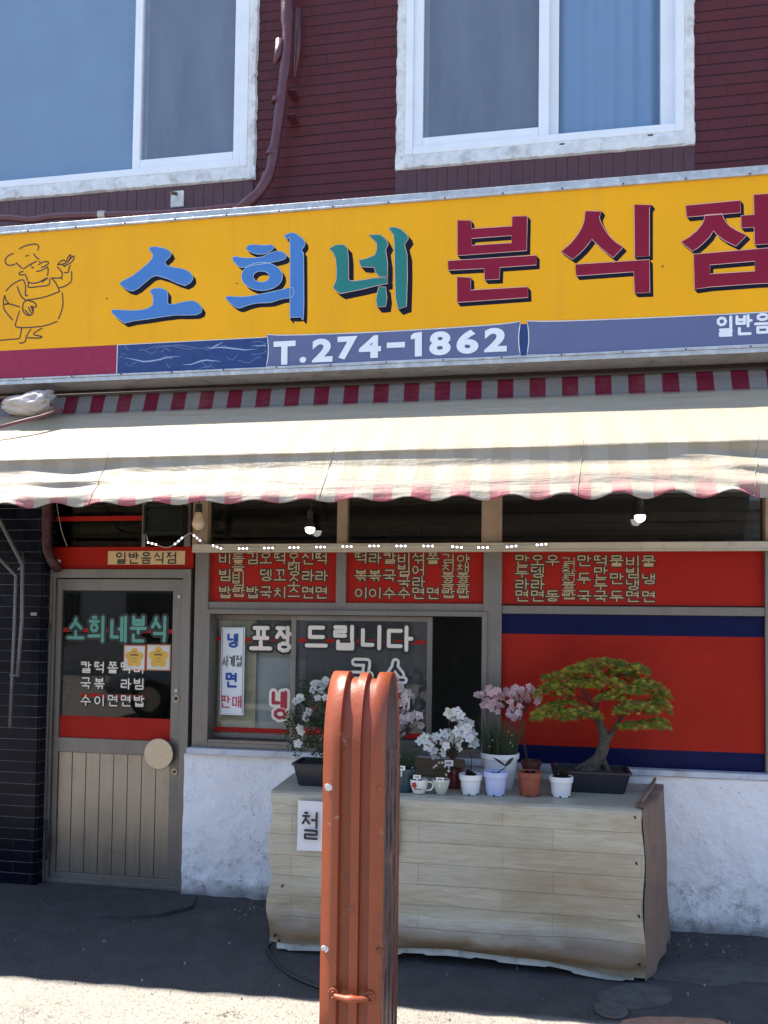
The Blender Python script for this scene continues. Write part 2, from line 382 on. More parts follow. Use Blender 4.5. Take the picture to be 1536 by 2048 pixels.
def mat_plaster():
    t = NT('whitewashed plaster'); s = t.sep(t.obj())
    c = t.ramp(t.noise(3, 6, .65), [(.3, (.74, .745, .78)), (.7, (.83, .835, .86))])
    low = t.math('SUBTRACT', .42, s[2]); sp = t.math('MULTIPLY', t.ramp(t.noise(14, 10, .75), [(.5, 0.), (.66, 1.)]), t.ramp(low, [(0., .0), (.35, 1.)]))
    c = t.mix(sp, c, (.22, .21, .20))
    c = t.mix(t.ramp(t.noise(38, 6, .7, dist=.3), [(.64, 0.), (.69, .9)]), c, (.16, .15, .16))
    foot = t.ramp(t.math('ADD', s[2], t.math('MULTIPLY', t.noise(10, 6), .12)), [(.07, 1.), (.16, 0.)])
    c = t.mix(t.math('MULTIPLY', foot, .75), c, (.13, .12, .11)); cr = t.math('ABSOLUTE', t.math('SUBTRACT', t.noise(2.3, 7, .62, dist=.4), .5)); c = t.mix(t.math('MULTIPLY', t.ramp(cr, [(.0, 1.), (.004, 0.)]), t.ramp(t.noise(1.7, 3), [(.56, 0.), (.66, .7)])), c, (.12, .11, .11)); t.base(c); t.rough(.75)
    v = t.n('TexVoronoi', Scale=9.); t.set(v, 'Vector', t.map(t.obj(), rot=(.2, .3, .1)))
    h = t.math('ADD', t.math('MULTIPLY', t.noise(14, 8, .6), 1.2), t.math('MULTIPLY', t.noise(3, 3), 1.5)); t.bump(h, .015, .9); return t.m
def mat_asphalt():
    t = NT('worn asphalt'); n = t.noise(.9, 6, .6)
    c = t.ramp(n, [(.3, (.225, .205, .18)), (.7, (.31, .28, .24))])
    v = t.n('TexVoronoi', Scale=85.); t.set(v, 'Vector', t.obj()); g = t.ramp(v.outputs['Distance'], [(.1, 1.), (.45, 0.)])
    rnd = t.sep(v.outputs['Color'])[0]
    c = t.mix(t.math('MULTIPLY', g, t.ramp(rnd, [(.3, 0.), (1., .85)])), c, (.50, .45, .38))
    c = t.mix(t.math('MULTIPLY', t.ramp(rnd, [(0., .6), (.3, 0.)]), .8), c, (.10, .095, .09))
    s = t.sep(t.obj())      # shop front strip darkened out to the awning's shadow edge, shade in the colour
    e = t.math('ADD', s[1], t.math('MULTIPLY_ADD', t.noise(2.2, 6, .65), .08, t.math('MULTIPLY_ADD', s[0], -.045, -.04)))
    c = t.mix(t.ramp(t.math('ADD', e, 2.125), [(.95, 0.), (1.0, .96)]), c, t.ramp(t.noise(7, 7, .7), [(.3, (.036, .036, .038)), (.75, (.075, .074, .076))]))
    c = t.mix(t.ramp(t.noise(260, 3, .7), [(.68, 0.), (.8, .35)]), c, (.3, .3, .3))
    ck = t.math('ABSOLUTE', t.math('SUBTRACT', t.noise(.9, 6, .6, dist=.6), .5)); c = t.mix(t.math('MULTIPLY', t.ramp(ck, [(0., 1.), (.0035, 0.)]), t.ramp(t.noise(1.1, 2), [(.45, 0.), (.55, .8)])), c, (.015, .015, .015))
    t.base(c); t.rough(t.math('MULTIPLY_ADD', t.noise(5), .2, .68)); t.set(t.b, 'Specular IOR Level', .35)
    t.bump(t.math('ADD', t.math('ADD', t.math('MULTIPLY', g, .6), t.noise(70, 5, .7)), t.math('MULTIPLY', t.noise(2.5, 4), 5)), .006); return t.m
def mat_vinyl():
    t = NT('plank print vinyl'); uvn = t.n('UVMap'); v = uvn.outputs[0]
    b = t.n('TexBrick', Scale=1.0, offset=.37, offset_frequency=2); t.set(b, 'Vector', v)
    for k, q in (('Mortar Size', .0011), ('Mortar Smooth', .3), ('Brick Width', .62), ('Row Height', .098), ('Bias', 0.)): t.set(b, k, q)
    t.set(b, 'Color1', (.46, .42, .33)); t.set(b, 'Color2', (.39, .37, .30)); t.set(b, 'Mortar', (.22, .19, .14))
    g = t.noise(1., 8, .65, vec=t.map(v, (5, 60, 1)), dist=1.2)
    c = t.mix(t.math('MULTIPLY', t.ramp(g, [(.42, 0.), (.62, 1.)]), .6), b.outputs['Color'], (.27, .23, .15))
    g2 = t.noise(1., 5, .6, vec=t.map(v, (1.6, 6, 1))); c = t.mix(t.math('MULTIPLY', t.ramp(g2, [(.4, 0.), (.7, 1.)]), .35), c, (.42, .43, .36))
    s = t.sep(v); st = t.math('MULTIPLY', t.ramp(t.math('ADD', s[1], t.math('MULTIPLY_ADD', t.noise(1., 4, .5, vec=t.map(v, (2.2, 1, 1))), .14, -.07)), [(.13, 0.), (.20, 1.), (.25, .9), (.34, 0.)]), t.ramp(t.noise(1., 4, .6, vec=t.map(v, (2.6, 7, 1), loc=(3, 1, 0))), [(.22, .0), (.5, .95)]))
    c = t.mix(st, c, (.13, .075, .035))
    st2 = t.ramp(t.noise(1., 5, .6, vec=t.map(v, (1.1, 2.3, 1), loc=(7, 2, 0))), [(.5, 0.), (.72, .6)]); c = t.mix(st2, c, (.22, .15, .08))
    t.base(c); t.rough(.42); t.set(t.b, 'Specular IOR Level', .4); t.bump(t.math('ADD', g, t.math('MULTIPLY', b.outputs['Fac'], -1.)), .0015); return t.m
def mat_awning():
    t = NT('striped awning cloth'); s = t.sep(t.n('UVMap').outputs[0])
    k = t.math('FRACT', t.math('MULTIPLY', s[0], 1/.172)); red = t.ramp(t.math('ABSOLUTE', t.math('SUBTRACT', k, .5)), [(.243, 1.), (.257, 0.)])
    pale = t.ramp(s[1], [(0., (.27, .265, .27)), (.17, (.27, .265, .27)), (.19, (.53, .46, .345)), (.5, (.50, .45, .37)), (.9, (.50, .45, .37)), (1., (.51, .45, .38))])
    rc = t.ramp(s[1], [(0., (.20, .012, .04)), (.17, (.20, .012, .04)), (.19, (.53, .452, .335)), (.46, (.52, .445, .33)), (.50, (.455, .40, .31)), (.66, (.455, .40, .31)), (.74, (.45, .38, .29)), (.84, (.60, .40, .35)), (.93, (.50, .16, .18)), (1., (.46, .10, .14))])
    mott = t.ramp(t.noise(2.2, 3), [(.4, 0.), (.62, 1.)])
    fade = t.ramp(s[1], [(.2, 0.), (.26, .75), (.48, .6), (.5, .0), (.68, .1), (.9, .6), (1., .1)])
    rc = t.mix(t.math('MULTIPLY', mott, fade), rc, pale)
    c = t.mix(red, pale, rc); c = t.mix(t.ramp(t.noise(5, 8, .7), [(.5, 0.), (.8, .22)]), c, (.42, .36, .27)); t.base(c); t.rough(.6)
    t.set(t.b, 'Specular IOR Level', .3); tr = t.n('BsdfTranslucent'); t.set(tr, 'Color', c); mx = t.n('MixShader'); mx.inputs[0].default_value = .38
    t.bump(t.math('ADD', t.math('MULTIPLY', t.noise(40, 4), .15), t.math('ADD', t.noise(1., 4, .55, vec=t.map(t.obj(), (1.5, 9, 9), rot=(0, .12, 0)), dist=.8), t.math('MULTIPLY', t.noise(1., 4, .55, vec=t.map(t.obj(), (9, 3, 3), rot=(0, .6, .2))), .35))), .02)
    t.t.links.new(t.b.outputs[0], mx.inputs[1]); t.t.links.new(tr.outputs[0], mx.inputs[2]); t.t.links.new(mx.outputs[0], t.out.inputs[0]); return t.m
def mat_steel(name, col, rough, streak=(2, 2, 90), metal=.85):
    t = NT(name); n = t.noise(1., 4, .6, vec=t.map(t.obj(), streak)); d = t.noise(3, 6, .7)
    t.base(t.mix(t.ramp(d, [(.5, 0.), (.75, .5)]), t.ramp(n, [(.3, tuple(c*.85 for c in col)), (.7, col)]), tuple(c*.5 for c in col)))
    t.rough(t.math('MULTIPLY_ADD', n, .15, rough)); t.set(t.b, 'Metallic', metal); t.bump(n, .0006); return t.m
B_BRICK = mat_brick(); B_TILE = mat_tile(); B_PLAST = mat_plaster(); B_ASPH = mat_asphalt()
ALU = mat_steel('champagne aluminium', (.205, .185, .165), .38, (60, 60, 3), .5)
ALUV = mat_steel('ribbed door aluminium', (.31, .28, .24), .28, (70, 70, 2), .75)
ALUW = M('brown painted frame', (.30, .22, .15), .5, var=.2, scale=12)
DISC = mat_steel('brushed steel disc', (.46, .41, .33), .30, (30, 30, 30), .9)
WHITE = M('white window plastic', (.70, .73, .78), .35, var=.04)
CAULK = M('old white caulk', (.62, .63, .64), .7, var=.15, scale=20, bump=.012, bscale=14, dirt=(.22, .2, .18, .8), dscale=9)
RED = M('red board', (.34, .015, .007), .42, var=.13, scale=3, spec=.12)
REDM = M('red menu film', (.33, .014, .008), .5, var=.07, spec=.12)
BLUE = M('deep blue board', (.003, .006, .050), .45, var=.1, spec=.12)
BLACK = M('black film', (.008, .007, .007), .5, var=.1)
CREAM = M('cream lettering film', (.46, .34, .19), .5, var=.06)
WLET = M('pale lettering film', (.74, .68, .60), .5, var=.05)
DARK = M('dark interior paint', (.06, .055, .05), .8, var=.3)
SILLW = M('worn white sill', (.52, .54, .60), .6, var=.1, bump=.004, bscale=30, dirt=(.2, .18, .17, .7), dscale=7)
MAROON = M('maroon gloss paint', (.085, .022, .030), .34, var=.2, scale=9, bump=.004, bscale=25)
GL = glass('window glass', (.62, .64, .65), 1.5)
GLH = glass('grey reflection glass', (.60, .62, .63), 1.5, .02, .10, (.30, .31, .32)); GLC = glass('clear glass', (.88, .9, .9))  # thin grey film in the first glass stands in for reflections
# ------------------------------------------------------------------ ground
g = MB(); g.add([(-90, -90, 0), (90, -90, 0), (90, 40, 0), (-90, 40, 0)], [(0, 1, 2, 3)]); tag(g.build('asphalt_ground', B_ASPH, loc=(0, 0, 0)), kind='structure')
CEM = M('grey cement', (.075, .074, .073), .8, var=.3, scale=14, bump=.006, bscale=50, dirt=(.04, .04, .045, .9), dscale=9)
def patch(name, pts, z, m, jitter=.0, k=6):
    lp = smooth_loop([(G(x, y).x, G(x, y).y) for x, y in pts], k)
    lp = [(x+jitter*noise.noise((x*9, y*9, 3)), y+jitter*noise.noise((x*9, y*9, 8))) for x, y in lp]
    mb = MB(); n = len(lp); mb.add([(x, y, z) for x, y in lp]+[(x, y, 0.0005) for x, y in lp], [tuple(range(n))]+[(i, (i+1) % n, n+(i+1) % n, n+i) for i in range(n)])
    return tag(mb.build(name, m), kind='structure')
patch('cement_patch', [(1305, 1935), (1400, 1925), (1540, 1932), (1640, 1950), (1600, 1968), (1500, 1962), (1450, 1975), (1380, 1968), (1310, 1955)], .004, CEM, .03)
patch('cement_patch', [(1195, 1993), (1220, 1975), (1275, 1968), (1330, 1978), (1345, 1998), (1320, 2014), (1270, 2020), (1215, 2014)], .004, CEM, .015)
patch('threshold_ramp', [(95, 1786), (230, 1784), (372, 1796), (385, 1815), (330, 1832), (230, 1838), (130, 1828), (85, 1812)], .018, M('ramp asphalt', (.042, .042, .045), .85, var=.3, scale=9, bump=.01, bscale=60), .02)
patch('painted_ground_mark', [(1240, 2050), (1262, 2036), (1330, 2036), (1430, 2041), (1450, 2060), (1380, 2100), (1240, 2100)], .004, M('faded orange road paint', (.30, .17, .11), .8, var=.25, scale=14, bump=.006), .02)
lid = MB(); c = G(1222, 2024); lid.disc((c.x, c.y, .004), .066, 28, 0, 'Z', .006); lid.disc((c.x, c.y, .0101), .055, 28, 1, 'Z', .002)
tag(lid.build('round_ground_cover', [M('lid rim', (.12, .11, .10), .6, .3), CEM], loc=(c.x, c.y, 0)), 'small round metal drain lid set in the asphalt in front of the counter', 'drain lid')
# ------------------------------------------------------------------ the restaurant building
bld = thing('restaurant_building', 'two storey building with maroon painted brick above a white plastered shopfront with red menu boards', 'building', (0, 0, 0))
XL, XR = W(80, 1400).x, 6.5
ZT = 6.4
# openings of upper floor (outer caulk edges)
def pxz(px, py, Y=0.): v = W(px, py, Y); return v.x, v.z
lw = dict(x0=-3.6, x1=W(515, 200).x, z0=(W(0, 402).z+W(517, 362).z)/2, z1=6.0)
rw = dict(x0=W(793, 180).x, x1=W(1389, 150).x, z0=(W(793, 345).z+W(1389, 290).z)/2, z1=6.0)
ZB = 2.60     # brick starts behind the sign
mb = MB(); D = .22
for x0, x1, z0, z1 in ((-8, lw['x0'], ZB, ZT), (lw['x0'], lw['x1'], ZB, lw['z0']), (lw['x0'], lw['x1'], lw['z1'], ZT), (lw['x1'], rw['x0'], ZB, ZT),
                       (rw['x0'], rw['x1'], ZB, rw['z0']), (rw['x0'], rw['x1'], rw['z1'], ZT), (rw['x1'], XR, ZB, ZT)):
    mb.box(x0, x1, 0, D, z0, z1)
mb.box(-8, XR, D, 6, ZT-.1, ZT); mb.box(-8, -7.8, D, 6, ZB, ZT-.1); mb.box(XR-.2, XR, D, 6, 0, ZT-.1); mb.box(-8, XR, 5.8, 6, 0, ZT-.1)
mb.build('brick_wall', B_BRICK, bld)
mb = MB()   # soldier course above the sign
for ox, x1, zt in ((-3.9, lw['x1']+.0, lw['z0']-.0), (rw['x0'], rw['x1'], rw['z0'])):
    x = ox
    while x < x1-.02:
        ww = .062+random.uniform(-.004, .004); mb.box(x+.0010, min(x+ww, x1), -.006-random.random()*.002, .01, zt-.16, zt+.0); x += ww
mb.build('soldier_course', M('maroon painted soldier brick', (.072, .02, .025), .5, var=.15, scale=8, bump=.004, bscale=30), bld, bevel=.002)
mb = MB(); mb.box(-8.05, XR+.05, -.05, 6.05, ZT, ZT+.07); mb.build('roof_slab', M('roof concrete', (.3, .29, .28), .8), bld)
# floor slab, interior
mb = MB(); z0 = 2.55
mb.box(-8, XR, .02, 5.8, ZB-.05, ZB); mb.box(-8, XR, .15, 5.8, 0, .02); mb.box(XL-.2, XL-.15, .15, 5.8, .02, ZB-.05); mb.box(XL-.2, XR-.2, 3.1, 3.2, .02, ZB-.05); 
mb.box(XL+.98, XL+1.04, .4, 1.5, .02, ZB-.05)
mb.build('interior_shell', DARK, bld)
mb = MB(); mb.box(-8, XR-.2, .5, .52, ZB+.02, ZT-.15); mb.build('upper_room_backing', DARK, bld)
# upper windows: frame, sashes, panes, curtains
CURT_B = M('sky reflection blue curtain', (.25, .37, .52), .8, var=.06, scale=2)  # its blue stands in for the sky mirrored in the panes
def curtain(x0, x1, z0, z1, y, amp, mat, per, parent, seed=0):
    mb = MB(); n = max(8, int((x1-x0)/.012)); vs = []
    for i in range(n+1):
        x = x0+(x1-x0)*i/n; yy = y+amp*math.sin(x*per+1.3*math.sin(x*7+seed))
        vs += [(x, yy, z0), (x, yy+amp*.3*math.sin(x*23), z1)]
    mb.add(vs, [(2*i, 2*i+2, 2*i+3, 2*i+1) for i in range(n)]); return mb.build('curtain', mat, parent, smooth=True)
def mesh_screen():
    t = NT('grey insect screen'); c = t.ramp(t.noise(1., 5, .6, vec=t.map(t.obj(), (5, 5, 1.2))), [(.3, (.19, .21, .25)), (.7, (.27, .29, .33))]); t.base(c); t.rough(.8); t.set(t.b, 'Specular IOR Level', .1)
    tr = t.n('BsdfTransparent'); mx = t.n('MixShader'); mx.inputs[0].default_value = .12
    t.t.links.new(t.b.outputs[0], mx.inputs[1]); t.t.links.new(tr.outputs[0], mx.inputs[2]); t.t.links.new(mx.outputs[0], t.out.inputs[0]); return t.m
SCREEN = mesh_screen()
GLW = glass('upper window glass', (.9, .92, .95), 1.5)
GLF = glass('frosted glass with sky tint', (.5, .6, .7), 1.5, .12, .8, (.17, .26, .385))  # frosted pane; the blue of its film paints in reflected sky
def upper_window(w_, xs, left_wide):
    x0, x1, z0, z1 = w_['x0'], w_['x1'], w_['z0'], w_['z1']
    fr = MB(); ck = .055
    frame_rect(fr, x0+ck, x1-ck, z0+ck+.03, z1, .045, -.015, .12)
    f = fr.build('window', WHITE, bld, bevel=.004)
    c = MB(); rnd = random.Random(3)
    # lumpy caulk band round the frame
    def band(xa, za, xb, zb, wd, hor):
        n = int(max(abs(xb-xa), abs(zb-za))/.018); vs = []
        for i in range(n+1):
            t = i/n; x, z = xa+(xb-xa)*t, za+(zb-za)*t
            e = .007*noise.noise((x*11, z*11, 1))+.006*noise.noise((x*34, z*34, 4)); y = -.016-.010*abs(noise.noise((x*15, z*15, 7)))
            if hor: vs += [(x, .0, z-e), (x, y, z-e+.008), (x, y-.004, z+wd*.6), (x, -.006, z+wd+.01)]
            else: s_ = 1 if wd > 0 else -1; vs += [(x+e, .0, z), (x+e+.008*s_, y, z), (x+wd*.6, y-.003, z), (x+wd+.01*s_, -.006, z)]
        c.add(vs, [(4*i+k, 4*i+4+k, 4*i+5+k, 4*i+1+k) for i in range(n) for k in range(3)])
    band(x0, z0, x1, z0, ck+.03, True); band(x0, z0, x0, z1, ck, False); band(x1, z0, x1, z1, -ck, False)
    c.build('caulk_band', CAULK, f, smooth=True, sharp=.7)
    inx0, inx1, inz0, inz1 = x0+ck+.045, x1-ck-.045, z0+ck+.075, z1-.045
    return f, inx0, inx1, inz0, inz1
f, a0, a1, b0, b1 = upper_window(lw, None, True)
xm = W(281, 180).x
mb = MB(); frame_rect(mb, xm-.045, a1+.001, b0, b1, .05, .0, .045, tb=.06); mb.build('sash', WHITE, f, bevel=.004)
mb = MB(); mb.box(a0, xm-.045, .05, .055, b0, b1); mb.build('frosted_pane', GLF, f)
mb = MB(); mb.box(xm+.005, a1-.05, .02, .025, b0+.06, b1); mb.build('pane', GLW, f)
mb = MB(); mb.box(xm+.03, a1-.0, .047, .049, b0, b1); mb.build('insect_screen', SCREEN, f)
mb = MB(); mb.box(xm-.0, xm+.03, .046, .09, b0, b1); mb.build('inner_sash', M('grey sash plastic', (.30, .32, .36), .5), f)
curtain(a0, a1, b0-.05, b1, .13, .012, CURT_B, 40, f)
f, a0, a1, b0, b1 = upper_window(rw, None, False)
xm = W(1086, 150).x
mb = MB(); frame_rect(mb, a0-.001, xm+.035, b0, b1, .058, .0, .045, tb=.058); mb.build('sash', WHITE, f, bevel=.004)
mb = MB(); frame_rect(mb, xm+.02, a1+.001, b0+.0, b1, .07, .05, .095, tb=.04); mb.build('rear_sash', WHITE, f, bevel=.004)
mb = MB(); mb.box(a0+.057, xm-.023, .02, .025, b0+.05, b1); mb.build('pane', GLW, f)
mb = MB(); mb.box(xm+.09, a1-.069, .066, .071, b0+.03, b1); mb.build('pane', GLW, f)
mb = MB(); mb.box(a0+.03, xm+.03, .047, .049, b0, b1); mb.build('insect_screen', SCREEN, f)
mb = MB(); mb.box(a0+.055, a0+.085, .046, .09, b0, b1); mb.build('inner_sash', MATS['grey sash plastic'], f)
curtain(a0, a1, b0-.05, b1, .125, .012, CURT_B, 52, f, 2)
# weep slots
mb = MB()
for x, y in ((1124, 288), (1301, 270)):
    p = W(x, y, -.017); mb.box(p.x-.014, p.x+.014, -.0195, -.016, p.z-.004, p.z+.003)
mb.build('weep_slot', BLACK, f)
# ------------------------------------------------------------------ shopfront frame
ZSILL = W(690, 1503).z
def R(a, b, c_, d, Y=0.): return rect(a, b, c_, d, Y)
def member(mb, a, b, c_, d, y0, y1, Y=None, mi=0):
    x0, x1, z0, z1 = rect(a, b, c_, d, y0 if Y is None else Y); mb.box(x0, x1, y0, y1, z0, z1, mi)
ZT0 = 2.545
post = MB()
def vpost(pxa, pxb, py, z0, z1, y0=-.03, y1=.06, m=post):
    m.box(W(pxa, py, y0).x, W(pxb, py, y0).x, y0, y1, z0, z1)
zs = W(690, 1503).z; zrail0, zrail1 = W(768, 1103, -.03).z, W(768, 1088, -.03).z; zmb = W(768, 1206).z; zwt = W(690, 1221).z
for a_ in ((387, 414, 1300, zs, zrail0), (672, 692, 1150, zwt+.02, zrail0, -.026), (967, 1004, 1150, zs-.03, zrail0, -.034), (1531, 1560, 1300, zs-.06, zrail0)):
    post = MB(); vpost(*a_, m=post) if len(a_) > 5 else vpost(*a_, -.03, .06, post); post.build('shopfront_post', ALU, bld, bevel=.003)
post = MB()
XA, XB = W(400, 1200).x, W(1545, 1200).x
post.box(W(414, 1200).x, W(968, 1200).x, -.022, .05, zwt-.002, zmb); post.box(W(1004, 1210).x, W(1531, 1210).x, -.022, .05, W(1270, 1230).z, W(1270, 1213).z)
post.build('crossbar', ALU, bld, bevel=.003)
for a_ in ((385, 415, -.03), (674, 694, -.026), (963, 1004, -.034), (1531, 1565, -.03)):
    up = MB(); vpost(a_[0], a_[1], 1050, zrail1, ZT0, a_[2], .06, up); up.build('transom_post', ALUW, bld, bevel=.003)
for a, b in ((415, 674), (694, 963), (1004, 1531)):
    mb = MB(); mb.box(W(a, 1050).x, W(b, 1050).x, .02, .025, zrail1, ZT0); mb.build('transom_pane', GL, bld)
mb = MB(); mb.box(W(388, 1097, -.05).x, W(1700, 1097, -.05).x, -.075, -.036, zrail0, zrail1); mb.box(W(388, 1097, -.05).x, W(1700, 1097, -.05).x, -.08, -.036, zrail0-.006, zrail0+.004)
mb.build('white_rail', M('ivory rail', (.50, .45, .37), .45, var=.08, dirt=(.2, .17, .14, .5), dscale=12), bld, bevel=.002)
# menu boards
def menu(px0, px1, name='menu_board'):
    mb = MB(); mb.box(W(px0, 1150).x, W(px1, 1150).x, .0, .03, zmb-.001, zrail0); return mb.build(name, REDM, bld)
m1, m2, m3 = menu(414, 673), menu(691, 968), menu(1004, 1531)
FS = dict(fill=.030, out=.085)
def column(mb, px, rows, hpx, wpx=25, top=1112, bot=1186, Y=0.):
    for ch, y in rows: put_char(mb, ch, px, y, wpx, hpx, Y, fill=.026, out=.085)
def menu_text(parent, X, cols, y0, y1, wpx):
    mb = MB()
    for x, txt in zip(X, cols):
        n = len(txt)
        ch_h = min(23, (y1-y0+22)/max(n, 1)*1.02) if n > 3 else 23
        for i, ch in enumerate(txt):
            if ch == ' ': continue
            y = y0+(y1-y0)*i/(n-1); put_char(mb, ch, x, y+(x-768)*.006, wpx, ch_h, 0., fill=.026, out=.085)
    mb.build('menu_lettering', [CREAM, BLACK], parent)
menu_text(m1, [450, 477, 505, 532, 560, 588, 616, 643], ['비빔밥', '돌솥비빔밥', '김 밥', '오뎅국', '떡꼬치', '오뎅소스', '신라면', '떡라면'], 1118, 1186, 25)
menu_text(m2, [722, 750, 779, 808, 837, 866, 896, 926], ['떡볶이', '라볶이', '칼국수', '비빔국수', '섞어라면', '쫄 면', '김치볶음밥', '야채볶음밥'], 1116, 1186, 26)
menu_text(m3, [1044, 1075, 1105, 1137, 1168, 1201, 1233, 1265, 1297], ['만두라면', '오뎅라면', '우 동', '김치참치볶음밥', '만두국', '떡만두국', '물만두', '비빔냉면', '물냉면'], 1119, 1190, 28)
# big red and blue board
x0, x1, z0, z1 = rect(997, 1230, 1531, 1540, 0.); 
zb1, zb2 = W(1265, 1271).z, W(1265, 1497).z
mb = MB()
def bulge(za, zb, mi):
    nx, nz = 24, 8; vs = []
    for j in range(nz+1):
        for i in range(nx+1):
            x = x0+(x1-x0)*i/nx; z = za+(zb-za)*j/nz; u, v = (i/nx), (z-z0)/(z1-z0)
            vs.append((x, -.004-.012*math.sin(math.pi*u)*math.sin(math.pi*v)-.002*noise.noise((x*3, z*4, 2)), z))
    mb.add(vs, [(j*(nx+1)+i, j*(nx+1)+i+1, (j+1)*(nx+1)+i+1, (j+1)*(nx+1)+i) for j in range(nz) for i in range(nx)], mi)
bulge(z0, zb2, 1); bulge(zb2, zb1, 0); bulge(zb1, z1-.002, 1)
mb.build('wall_board', [RED, BLUE], bld, smooth=True, recalc=False)
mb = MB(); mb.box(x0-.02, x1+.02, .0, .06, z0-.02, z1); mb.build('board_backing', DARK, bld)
# sills and plaster
mb = MB(); xs0 = W(372, 1510, -.09).x
mb.box(xs0, W(1000, 1510, -.09).x, -.09, .06, W(690, 1522, -.09).z, zs-.001); mb.box(W(1000, 1510, -.09).x+.002, W(1640, 1550, -.09).x, -.07, .06, W(1400, 1556, -.07).z, W(1400, 1544, -.07).z)
mb.build('window_sill', SILLW, bld, bevel=.006)
def plaster(xa, xb, zt):
    nx, nz = max(4, int((xb-xa)/.03)), int(zt/.03); vs = []
    for j in range(nz+1):
        for i in range(nx+1):
            x = xa+(xb-xa)*i/nx; z = zt*j/nz
            y = -.055-.022*noise.noise((x*2.2, z*2.2, 5))-.008*noise.noise((x*9, z*9, 1))-(.03*max(0, .25-z)*noise.noise((x*13, z*20, 9))*3)
            vs.append((x, y, z))
    mb = MB(); mb.add(vs, [(j*(nx+1)+i, j*(nx+1)+i+1, (j+1)*(nx+1)+i+1, (j+1)*(nx+1)+i) for j in range(nz) for i in range(nx)])
    mb.box(xa, xb, -.02, .14, 0, zt-.004); mb.add([(xa, -.05, 0), (xa, .1, 0), (xa, .1, zt), (xa, -.05, zt)], [(0, 1, 2, 3)]); mb.add([(xa, -.075, zt-.001), (xb, -.075, zt-.001), (xb, 0, zt-.001), (xa, 0, zt-.001)], [(0, 1, 2, 3)])
    return mb.build('plaster_wall', B_PLAST, bld, smooth=True, sharp=.9)
plaster(W(366, 1650, -.05).x, W(1000, 1650, -.05).x, W(690, 1522, -.09).z); plaster(W(1000, 1650, -.05).x+.001, 3.6, W(1400, 1556, -.07).z)
# ------------------------------------------------------------------ sliding window
sx0, sx1 = W(405, 1350).x, W(974, 1350).x; sz0, sz1 = zs, zwt
mb = MB(); frame_rect(mb, sx0+.03, sx1, sz0, sz1, .028, -.05, .10, tb=.028)
mb.box(sx0+.058, sx1-.028, -.045, .02, sz0+.028, sz0+.045)
sw = mb.build('sliding_window', ALU, bld, bevel=.002)
def sash(a, b, y, tb=.030, name='sash', sl=.03):
    xa, xb = W(a, 1350, y).x, W(b, 1350, y).x; za, zb = sz0+.045, sz1-.03
    mb = MB(); frame_rect(mb, xa, xb, za, zb, sl, y, y+.028, tb=tb, tt=.03); mb.build(name, ALU, sw, bevel=.002)
    mb = MB(); mb.box(xa+sl, xb-sl, y+.011, y+.016, za+tb, zb-.03); mb.build('pane', GLC if a < 500 else GLH, sw); return xa, xb, za, zb
sash(420, 596, .045); sash(581, 864, .005)
z = W(640, 1281).z
mb = MB()
for a, b, y in ((430, 582, .055), (596, 850, .014)):
    mb.box(W(a, 1300, y).x, W(b, 1300, y).x, y-.001, y+.0005, z-.012, z+.010)
    zz = W(510, 1460, y).z; mb.box(W(a, 1300, y).x, W(b, 1300, y).x, y-.001, y+.0005, zz-.016, zz+.012)
mb.build('red_stripe', REDM, sw)
mb = MB()
for ch, x, y, ww, hh in (('포', 522, 1278, 46, 50), ('장', 567, 1278, 36, 52)): put_char(mb, ch, x, y, ww, hh, .054, wd=7.6)
for ch, x, y, ww, hh in (('드', 633, 1276, 46, 48), ('립', 688, 1275, 46, 50), ('니', 743, 1275, 45, 50), ('다', 799, 1277, 54, 52)): put_char(mb, ch, x, y, ww, hh, .013, wd=7.6)
mb.build('window_lettering', [WLET, BLACK], sw)
mb = MB()
put_char(mb, '국', 722, 1352, 40, 60, .013, fill=.028, out=.065); put_char(mb, '수', 791, 1352, 38, 60, .013, fill=.028, out=.065)
mb.build('outlined_lettering', [M('navy film', (.012, .012, .03), .5), WLET], sw)
mb = MB(); put_char(mb, '냉', 559, 1410, 34, 56, .054, wd=7); put_char(mb, '면', 800, 1410, 34, 52, .013, fill=.035, out=.09)
mb.build('crimson_lettering', [M('crimson film', (.35, .01, .03), .5), WLET], sw)
# noodle sticker behind the left pane, beige board, grey sheet
mb = MB(); x0_, x1_, za, zb = rect(431, 1240, 512, 1456, .1); mb.box(x0_, x1_, .10, .112, za, zb); mb.build('beige_board', M('beige board', (.50, .46, .32), .7, var=.1, dirt=(.22, .18, .1, .6), dscale=5), sw)
mb = MB(); x0_, x1_, za, zb = rect(512, 1236, 585, 1470, .12); mb.box(x0_, x1_+.08, .122, .128, za, zb); mb.build('grey_sheet', M('frosted grey sheet', (.42, .44, .45), .6, var=.06), sw)
mb = MB(); x0_, x1_, za, zb = rect(441, 1255, 488, 1430, .05); mb.box(x0_, x1_, .052, .056, za, zb)
stk = mb.build('vertical_sticker', M('white sticker', (.72, .76, .82), .4, var=.03), sw)
mb = MB()
ribbon(mb, [(x0_+.008, za+.008), (x1_-.008, za+.008), (x1_-.008, zb-.008), (x0_+.008, zb-.008)], .003, .0505, 2, True)
for ch, x, y, ww, hh in (('냉', 466, 1281, 24, 28), ('면', 463, 1360, 25, 29)): put_char(mb, ch, x, y, ww, hh, .052, out=None, wd=4.6)
for ch, x in (('사', 451), ('계', 464), ('절', 478)): put_char(mb, ch, x, 1322, 13, 22, .052, out=None, mi=2, wd=1.9)
for ch, x in (('판', 451), ('매', 474)): put_char(mb, ch, x, 1403, 20, 24, .052, fill=.026, out=None, mi=1)
mb.build('sticker_lettering', [M('blue print', (.01, .06, .32), .5), M('red print', (.5, .02, .05), .5), M('dark print', (.02, .04, .03), .5)], stk)
